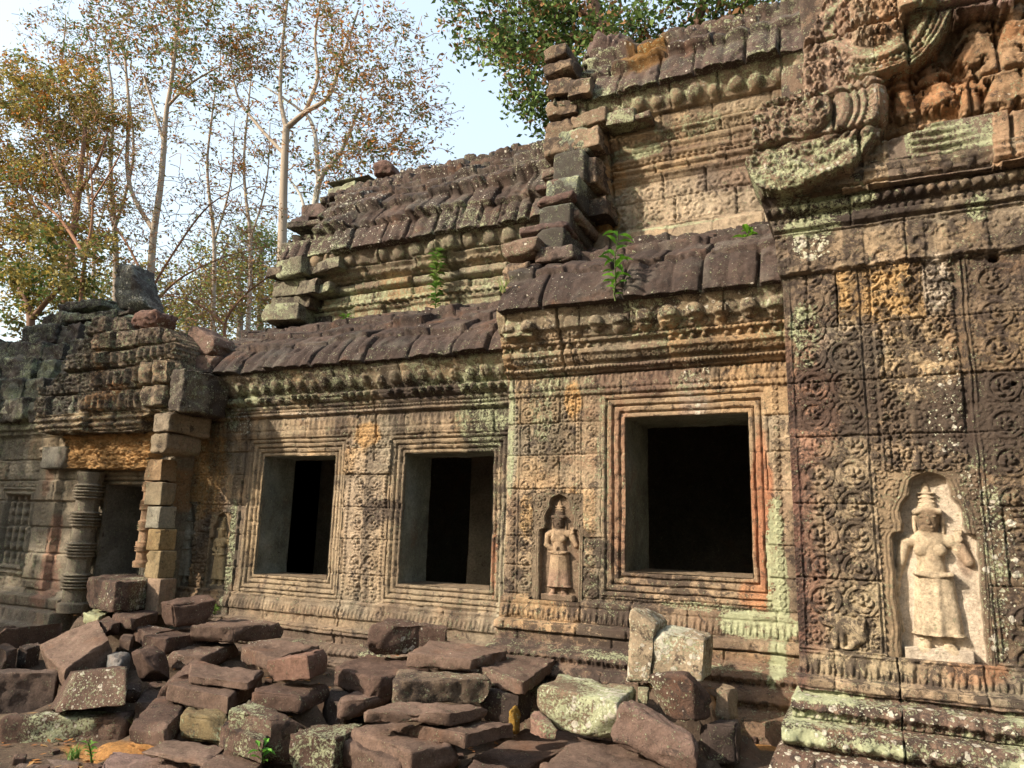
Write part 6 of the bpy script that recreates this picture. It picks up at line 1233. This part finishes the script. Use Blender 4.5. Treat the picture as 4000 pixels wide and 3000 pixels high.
def PT(px, py, Y): return onY(px, py, Y)
TW = 1.9
def cloud(rs, spec):
    """spec: (px, py, rx, ry, Y, depth, n) ellipsoids of twig ends"""
    out = []
    for px, py, rx, ry, Y, dep, n in spec:
        n = int(n*TW)
        c = PT(px, py, Y); s = np.linalg.norm(c-EYE)/FPX; k = 0
        while k < n:
            p = rs.uniform(-1, 1, 3); l = np.dot(p, p)
            if l > 1 or l < .08: continue
            q = c+_r*p[0]*rx*s+_u*p[1]*ry*s+np.array((0, 1, 0))*p[2]*dep; m_ = rs.randint(3, 8)     # a spray of twigs
            for _ in range(m_): out.append(q+rs.normal(0, .26*Y/15, 3)*(1, 1, .7)); k += 1
    return np.array(out)
OR = (.42, .17, .04); OL = (.20, .18, .06); GN = (.085, .14, .035); YL = (.33, .25, .06); DG = (.05, .09, .025); RB = (.28, .15, .07); LG = (.15, .22, .06)
PALE = (.30, .245, .19); BRN = (.19, .105, .065); GYB = (.22, .19, .16)
rs = np.random.RandomState(11); Y1 = 17.
def st(pts, r0, r1, Y=Y1, dy=0): return ([PT(x, y, Y+dy*i) for i, (x, y) in enumerate(pts)], r0, r1)
tree("tall_tree", "tall slender pale barked tree forking to the right, sparse orange brown leaves", "tree",
     [st([(1105, 1450), (1100, 1100), (1107, 800), (1118, 500)], .19, .12), st([(1118, 500), (1095, 380), (1102, 200), (1130, -60)], .09, .04), st([(1118, 500), (1190, 440), (1280, 380), (1340, 220), (1400, 40)], .11, .03), st([(1190, 440), (1240, 300), (1230, 150), (1260, -40)], .08, .03), st([(1107, 600), (1000, 480), (930, 380), (900, 250)], .07, .03)],
     cloud(rs, [(1480, 260, 220, 260, Y1, 2.2, 190), (1250, 120, 200, 230, Y1, 2, 140), (1380, 480, 220, 180, Y1, 2, 90), (1050, 120, 170, 200, Y1, 2, 90), (1560, 420, 150, 170, Y1, 2, 60)]), (.16, [OR, RB, OL, OL, GN, RB], .42), PALE, 1, Y1, twigcol=(.28, .20, .15), nleaf=3, leafp=.62)
tree("leaning_tree", "pale grey double trunked tree leaning right behind the ruined vault's left end", "tree",
     [st([(1180, 1400), (1215, 950), (1245, 720), (1330, 590), (1400, 430)], .17, .05, 19.), st([(1245, 720), (1225, 500), (1160, 420), (1020, 330)], .10, .03, 19.), st([(1215, 950), (1180, 780), (1130, 700)], .08, .03, 19.)],
     cloud(rs, [(1450, 620, 200, 150, 19, 2, 110), (1200, 600, 200, 160, 19, 2, 70), (1560, 560, 90, 130, 19, 2, 40)]), (.17, [RB, OR, OL, GN], .42), (.40, .37, .32), 2, 19., twigcol=(.27, .2, .15), nleaf=3, leafp=.62)
tree("tall_tree", "tall straight pale tree left of centre with orange leaves near its top", "tree",
     [st([(560, 1450), (590, 1050), (625, 750), (650, 480), (680, 250), (710, -80)], .15, .05, 16.), st([(600, 900), (500, 700), (500, 400), (480, 150)], .09, .04, 16.), st([(640, 560), (600, 420), (560, 300)], .06, .03, 16.), st([(650, 420), (740, 330), (860, 260)], .06, .025, 16.)],
     cloud(rs, [(700, 130, 250, 190, 16, 2, 200), (470, 160, 200, 170, 16, 2, 130), (850, 250, 180, 150, 16, 2, 80), (880, 40, 180, 120, 16, 2, 80), (300, 200, 150, 140, 16, 2, 60)]), (.17, [OR, GN, OL, OL, RB, GN], .42), PALE, 3, 16., twigcol=(.24, .18, .13), nleaf=4, leafp=.6)
for i, (px, Y, top, lb) in enumerate(((230, 20, 60, "thin pale trunk rising through the crown of the leafy left tree"), (350, 21, 100, "thin pale trunk just right of the leafy left tree"), (820, 20, 330, "thin pale trunk between the two tall pale trees"), (960, 21, 260, "thin pale trunk just left of the forking tall tree"))):
    tree("slender_tree", lb, "tree", [st([(px, 1450), (px+20, 1000), (px-8, 650), (px+25, top)], .11, .03, Y), st([(px+15, 950), (px+80, 720), (px+95, 480)], .05, .02, Y)], cloud(rs, [(px+20, top+120, 130, 200, Y, 2, 60), (px+70, top+430, 120, 170, Y, 2, 45)]), (.17, [OL, OR, RB, YL], .42), PALE, 60+i, Y, twigcol=(.26, .19, .14), nleaf=3, leafp=.5, group="thin pale trees behind the ruin")
tree("slender_tree", "thin grey stemmed tree between the two tall pale trees", "tree",
     [st([(450, 1450), (450, 1000), (430, 700), (440, 420), (420, 200)], .14, .04, 18.), st([(445, 900), (520, 620), (500, 350)], .08, .03, 18.)],
     cloud(rs, [(430, 350, 180, 220, 18, 2, 90), (560, 550, 200, 200, 18, 2, 60)]), (.16, [OL, RB, YL], .42), GYB, 4, 18., twigcol=(.22, .16, .12), nleaf=3, leafp=.6)
tree("leafy_tree", "dense olive and orange leaved tree at the left picture edge", "tree",
     [st([(230, 1450), (270, 1050), (310, 720), (330, 500)], .15, .06, 14.), st([(270, 1050), (160, 850), (80, 700)], .10, .04, 14.), st([(300, 800), (200, 600), (180, 450)], .08, .03, 14.), st([(300, 760), (380, 640), (420, 520)], .07, .03, 14.)],
     cloud(rs, [(150, 480, 190, 200, 14, 1.8, 190), (60, 640, 170, 240, 14, 1.8, 170), (300, 420, 150, 150, 14, 1.8, 100), (200, 850, 260, 180, 14, 1.8, 150), (60, 1000, 160, 160, 14, 1.8, 90)]), (.16, [OL, OR, YL, YL, LG, OL, (.36, .27, .07)], .45), BRN, 5, 14., twigcol=(.20, .12, .08), nleaf=6)
tree("dark_tree", "dark green shaded tree low at the left edge above the doorway ruin", "tree",
     [st([(80, 1500), (120, 1250), (60, 1100)], .18, .06, 13.), st([(120, 1250), (230, 1130), (300, 1080)], .10, .03, 13.)],
     cloud(rs, [(60, 1150, 190, 170, 13, 1.6, 60), (230, 1150, 200, 130, 13, 1.6, 35), (330, 1000, 130, 100, 13, 1.5, 30)]), (.17, [GN, OL, YL, OL], .5), (.16, .10, .07), 6, 13., nleaf=6)
def bare(label, stems, cl, seed, Y, n=2): tree("bare_tree", label, "tree", stems, cl, (.10, [RB, OL], .45), (.24, .125, .075), seed, Y, twigcol=(.27, .15, .095), nleaf=n, leafp=.35, group="bare reddish trees behind the ruin")
bare("reddish bare branched tree spreading wide behind the upright roof stone", [st([(600, 1400), (580, 1160), (520, 1000), (430, 850)], .06, .02, 12.), st([(580, 1160), (640, 1050), (800, 820), (950, 720)], .04, .012, 12.), st([(590, 1200), (700, 1090), (860, 1010), (1040, 960)], .04, .012, 12.)],
     cloud(rs, [(800, 850, 250, 180, 12, 1.5, 150), (500, 850, 220, 200, 12, 1.5, 130), (950, 1100, 200, 150, 12, 1.5, 80)]), 7, 12.)
bare("reddish bare branched tree low before the broken end of the ruined vault", [st([(900, 1450), (880, 1270), (960, 1150), (1080, 1060)], .05, .015, 12.5), st([(880, 1270), (760, 1180), (640, 1150)], .035, .012, 12.5)],
     cloud(rs, [(950, 1180, 220, 110, 12.5, 1.5, 120), (720, 1180, 200, 120, 12.5, 1.5, 100), (1050, 1050, 110, 130, 12.5, 1.4, 60)]), 8, 12.5)
bare("brown bare tree with fine dark twigs in front of the leafy left tree", [st([(300, 1450), (320, 1100), (360, 850), (350, 600)], .07, .02, 13.2), st([(330, 1000), (230, 850), (120, 760)], .07, .02, 13.2), st([(350, 800), (450, 640), (520, 480)], .035, .012, 13.2)],
     cloud(rs, [(250, 700, 220, 250, 13.2, 1.5, 170), (470, 600, 170, 220, 13.2, 1.5, 110), (150, 980, 230, 180, 13.2, 1.5, 110)]), 9, 13.2)
for i, (px, py, rx, ry, Y, c_, lb) in enumerate(((930, 1120, 170, 150, 24, [LG, YL, OL], "yellow green tree far off between the doorway and the vault"), (1010, 980, 130, 110, 27, [LG, LG, OL], "pale green distant crown just left of the broken vault"), (720, 1180, 180, 150, 25, [OL, YL, LG], "olive distant tree behind the upright roof stone"), (480, 1180, 200, 150, 24, [GN, OL, YL], "dull green distant tree above the doorway ruin"))):
    tree("distant_tree", lb, "tree", [st([(px, 1500), (px+10, py+60), (px, py-40)], .2, .06, Y)], cloud(rs, [(px, py, rx, ry, Y, 2.5, 110), (px-60, py+110, rx, ry, Y, 2.5, 70)]), (.2, c_, .5), GYB, 20+i, Y, nleaf=4, group="distant trees behind the ruin")
TW = 1.0
tree("broadleaf_tree", "dense dark green tree rising behind the roof ridge at the top centre", "tree",
     [st([(2620, 700), (2560, 350), (2420, 180), (2330, 60), (2300, -150)], .32, .12, 14.), st([(2420, 180), (2250, 140), (2080, 180)], .10, .03, 14.), st([(2560, 350), (2700, 150), (2760, -50)], .16, .06, 14.), st([(2700, 150), (2850, 60), (2950, -20)], .08, .03, 14.), st([(2330, 60), (2150, 20), (1990, -40)], .09, .03, 14.)],
     cloud(rs, [(2000, 60, 170, 120, 14, 1.5, 150), (2080, 210, 160, 90, 14, 1.5, 110), (2120, 380, 110, 110, 14, 1.3, 110), (2280, 60, 200, 110, 14, 1.6, 150), (2500, 120, 160, 120, 14, 1.6, 110), (2700, 40, 170, 80, 14, 1.6, 100), (2930, 0, 110, 70, 14, 1.5, 60), (2300, 240, 120, 100, 14, 1.5, 70), (1870, 120, 90, 60, 14, 1.2, 40), (2200, -150, 350, 100, 14, 2, 100)]), (.15, [GN, GN, LG, DG, LG, RB], .5), (.17, .10, .07), 30, 14., nleaf=5, droop=.1)
# ---- unseen wood added behind and beside the viewer to cut the sky's fill light
rs = np.random.RandomState(5); n = 11500; az = rs.uniform(-math.radians(170), math.radians(105), n)   # 0 = straight away from the wall, behind the viewer
rad = rs.uniform(17, 21, n); sun_gap = np.exp(-((az-(SUN_AZ))/math.radians(30))**2); top = 19*(1-.80*sun_gap)+2.5*np.sin(az*9)*(1-sun_gap); z = rs.uniform(0, 1, n)**.9*top
P = np.stack([rad*np.sin(az)-2, -rad*np.cos(az)+3, z], 1)
ok = ~((P[:, 1] > 2) & (P[:, 0] < 0) & (P[:, 0] > -40) & (np.abs(np.arctan2(P[:, 0], P[:, 1])+YAW) < .75)); P = P[ok]; n = len(P)
d = rs.normal(0, 1, (n, 3)); d /= np.linalg.norm(d, axis=1, keepdims=True); s = np.cross(d, rs.normal(0, 1, (n, 3))); s /= np.linalg.norm(s, axis=1, keepdims=True); L = rs.uniform(.6, 1.3, (n, 1))
q = np.stack([P, P+d*L*.5+s*L*.35, P+d*L, P+d*L*.5-s*L*.35], 1).reshape(-1, 3); cl = np.repeat(np.array([DG, GN, OL])[rs.randint(0, 3, n)], 4, 0)
o = mesh_np("unseen_wood", q, np.arange(len(q)).reshape(-1, 4), LEAFM, None, cl, None, False); tag(o, "unseen mass of green forest added around the clearing to dim the sky light", "wood", kind="stuff")
tree("shade_tree", "leafy tree just outside the left of the picture that shades the doorway", "tree", [([(-17.5, -1.5, 0), (-17.4, -1.4, 4), (-17, -1.2, 7.5)], .3, .15)],
     np.random.RandomState(3).normal(0, 1, (170, 3))*(1.5, 1.3, 1.1)+(-17.0, -1.2, 8.4), (.24, [GN, DG, OL], .5), BRN, 31, 0, nleaf=7)

# ------------------------------------------------------------------ small plants on the masonry
GL = plain_mat("green_leaf", (.1, .2, .03), .55, attr=True, trans=.35)
def plant(name, label, base, H, nl, L, W, cols, seed, lean=(0, 0), pair=True, spread=1.0):
    rs = np.random.RandomState(seed); root = thing(name, tuple(base), label, "plant"); t = np.linspace(0, 1, 9); P = np.array(base)+np.stack([lean[0]*t**1.5, lean[1]*t-.05*t, H*t], 1)+rs.normal(0, .006, (9, 3)); V = []; F = []; C = []; tubes.n = 0
    tubes(V, F, C, [(P, np.linspace(.009, .003, 9), (.12, .17, .05))], None); mesh_np("stem", np.concatenate(V), np.concatenate(F), GL, root, np.concatenate(C)); Q = []; QC = []
    for i in range(nl):
        f = .12+.88*i/nl; p = np.array([np.interp(f, t, P[:, k]) for k in range(3)]); a = i*2.4+rs.uniform(-.4, .4); sz = (.55+.6*math.sin(f*2.6))*rs.uniform(.75, 1.2); d = np.array((math.cos(a)*spread, math.sin(a)*spread, rs.uniform(-.1, .7))); d /= np.linalg.norm(d); s = np.cross(d, (0, 0, 1)); s /= np.linalg.norm(s); l = L*sz; w = W*sz; c = np.array(cols[rs.randint(len(cols))])*rs.uniform(.8, 1.25)
        m1 = p+d*l*.5+np.array((0, 0, .05*l)); tip = p+d*l+np.array((0, 0, -.2*l)); Q += [p, p+d*l*.4+s*w*.5+np.array((0, 0, .1*l)), m1, m1]; Q[-1] = m1; Q = Q[:-4]
        A_ = p+d*l*.42+s*w*.5+np.array((0, 0, .10*l)); B_ = p+d*l*.42-s*w*.5+np.array((0, 0, .10*l)); M_ = p+d*l*.42+np.array((0, 0, .03*l)); E_ = p+d*l*.75+s*w*.32+np.array((0, 0, -.0*l)); E2 = p+d*l*.75-s*w*.32; 
        Q += [p, A_, M_, M_+0]; Q = Q[:-4]
        Q += [p, A_, E_, M_]; Q += [p, M_, E2, B_]; Q += [M_, E_, tip, tip*.5+M_*.5]; Q += [M_, tip*.5+M_*.5, tip, E2]; QC += [c]*16
    mesh_np("leaves", np.array(Q), np.arange(len(Q)).reshape(-1, 4), GL, root, np.array(QC), None, False); return root
b = onY(2400, 1165, 5.22); plant("sprouting_plant", "tall bright green sprout growing from the roof above the large window", b+np.array((0, 0, -.02)), .56, 26, .14, .045, [(.13, .30, .03), (.09, .22, .03)], 1, lean=(.04, 0))
b = onY(2915, 965, 5.75); plant("sprouting_plant", "small green sprig on the roof close to the pier", b, .12, 12, .10, .04, [(.15, .34, .03)], 2, lean=(.05, -.05))
b = onY(1705, 1215, 6.7); plant("leafy_weed", "bushy green weed at the foot of the ruined upper vault", b+np.array((0, 0, -.05)), .75, 75, .10, .06, [(.08, .18, .03), (.14, .25, .05), (.20, .26, .08)], 3, lean=(.03, -.05))
b = onZ(360, 2975, .06); plant("small_weed", "small weed growing between the paving slabs at the bottom left", b, .14, 14, .05, .022, [(.12, .26, .04)], 4)
b = onZ(1030, 2990, .22); plant("small_weed", "green sprout at the bottom edge beside the moulded block", b, .12, 10, .09, .035, [(.12, .30, .04)], 5)
b = onY(840, 2400, 5.55); plant("small_weed", "tuft of green weed on the plinth below the left window", b, .08, 22, .07, .03, [(.12, .26, .04), (.2, .28, .07)], 6)
b = onY(1360, 1265, 6.75); plant("small_weed", "low green tuft at the left foot of the upper vault wall", b, .07, 18, .09, .035, [(.14, .32, .04)], 7)
def grass(name, label, base, n, L, seed, col):
    rs = np.random.RandomState(seed); Q = []
    for i in range(n):
        a = rs.uniform(0, 6.28); p = np.array(base)+np.array((np.clip(rs.normal(0, .02), -.03, .03), np.clip(rs.normal(0, .02), -.03, .03), 0)); d = np.array((math.cos(a)*.45, math.sin(a)*.45, 1.)); s = np.array((-math.sin(a), math.cos(a), 0))*.004; l = L*rs.uniform(.5, 1.2); m = p+d*l*.6; t = p+d*l*.9+np.array((math.cos(a), math.sin(a), 0))*l*.3; Q += [p-s, p+s, m+s*.8, m-s*.8, m-s*.8, m+s*.8, t+s*.1, t-s*.1]
    o = mesh_np(name, np.array(Q), np.arange(len(Q)).reshape(-1, 4), GL, None, np.broadcast_to(np.array(col), (len(Q), 3)), None, False, loc=base); tag(o, label, "grass")
grass("grass_tuft", "thin grass tuft growing on the end gable stones", onY(1965, 1140, 5.3), 16, .16, 1, (.22, .27, .09)); grass("grass_tuft", "dry grass tuft at the bottom of the sloping block in the left heap", onZ(560, 2880, .08), 60, .14, 2, (.20, .22, .07)); grass("grass_tuft", "green grass blades beside the ochre sand at the bottom left", onZ(285, 2965, .05), 34, .09, 3, (.12, .22, .05))
for k_, (px, py, z, lb) in enumerate(((700, 2880, .1, "thin grass tuft between the sloping block and the lichened yellow stone"), (900, 2890, .1, "small dry tuft in front of the moulded block"), (1320, 2800, .25, "brown grass tuft under the small broken block"), (2860, 2900, .33, "thin dry grass beside the pier's foot"), (1520, 2690, .35, "sparse grass between the notched slab and the smooth block"))):
    grass("grass_tuft", lb, onZ(px, py, z), 40, .10, 20+k_, (.20, .21, .08))
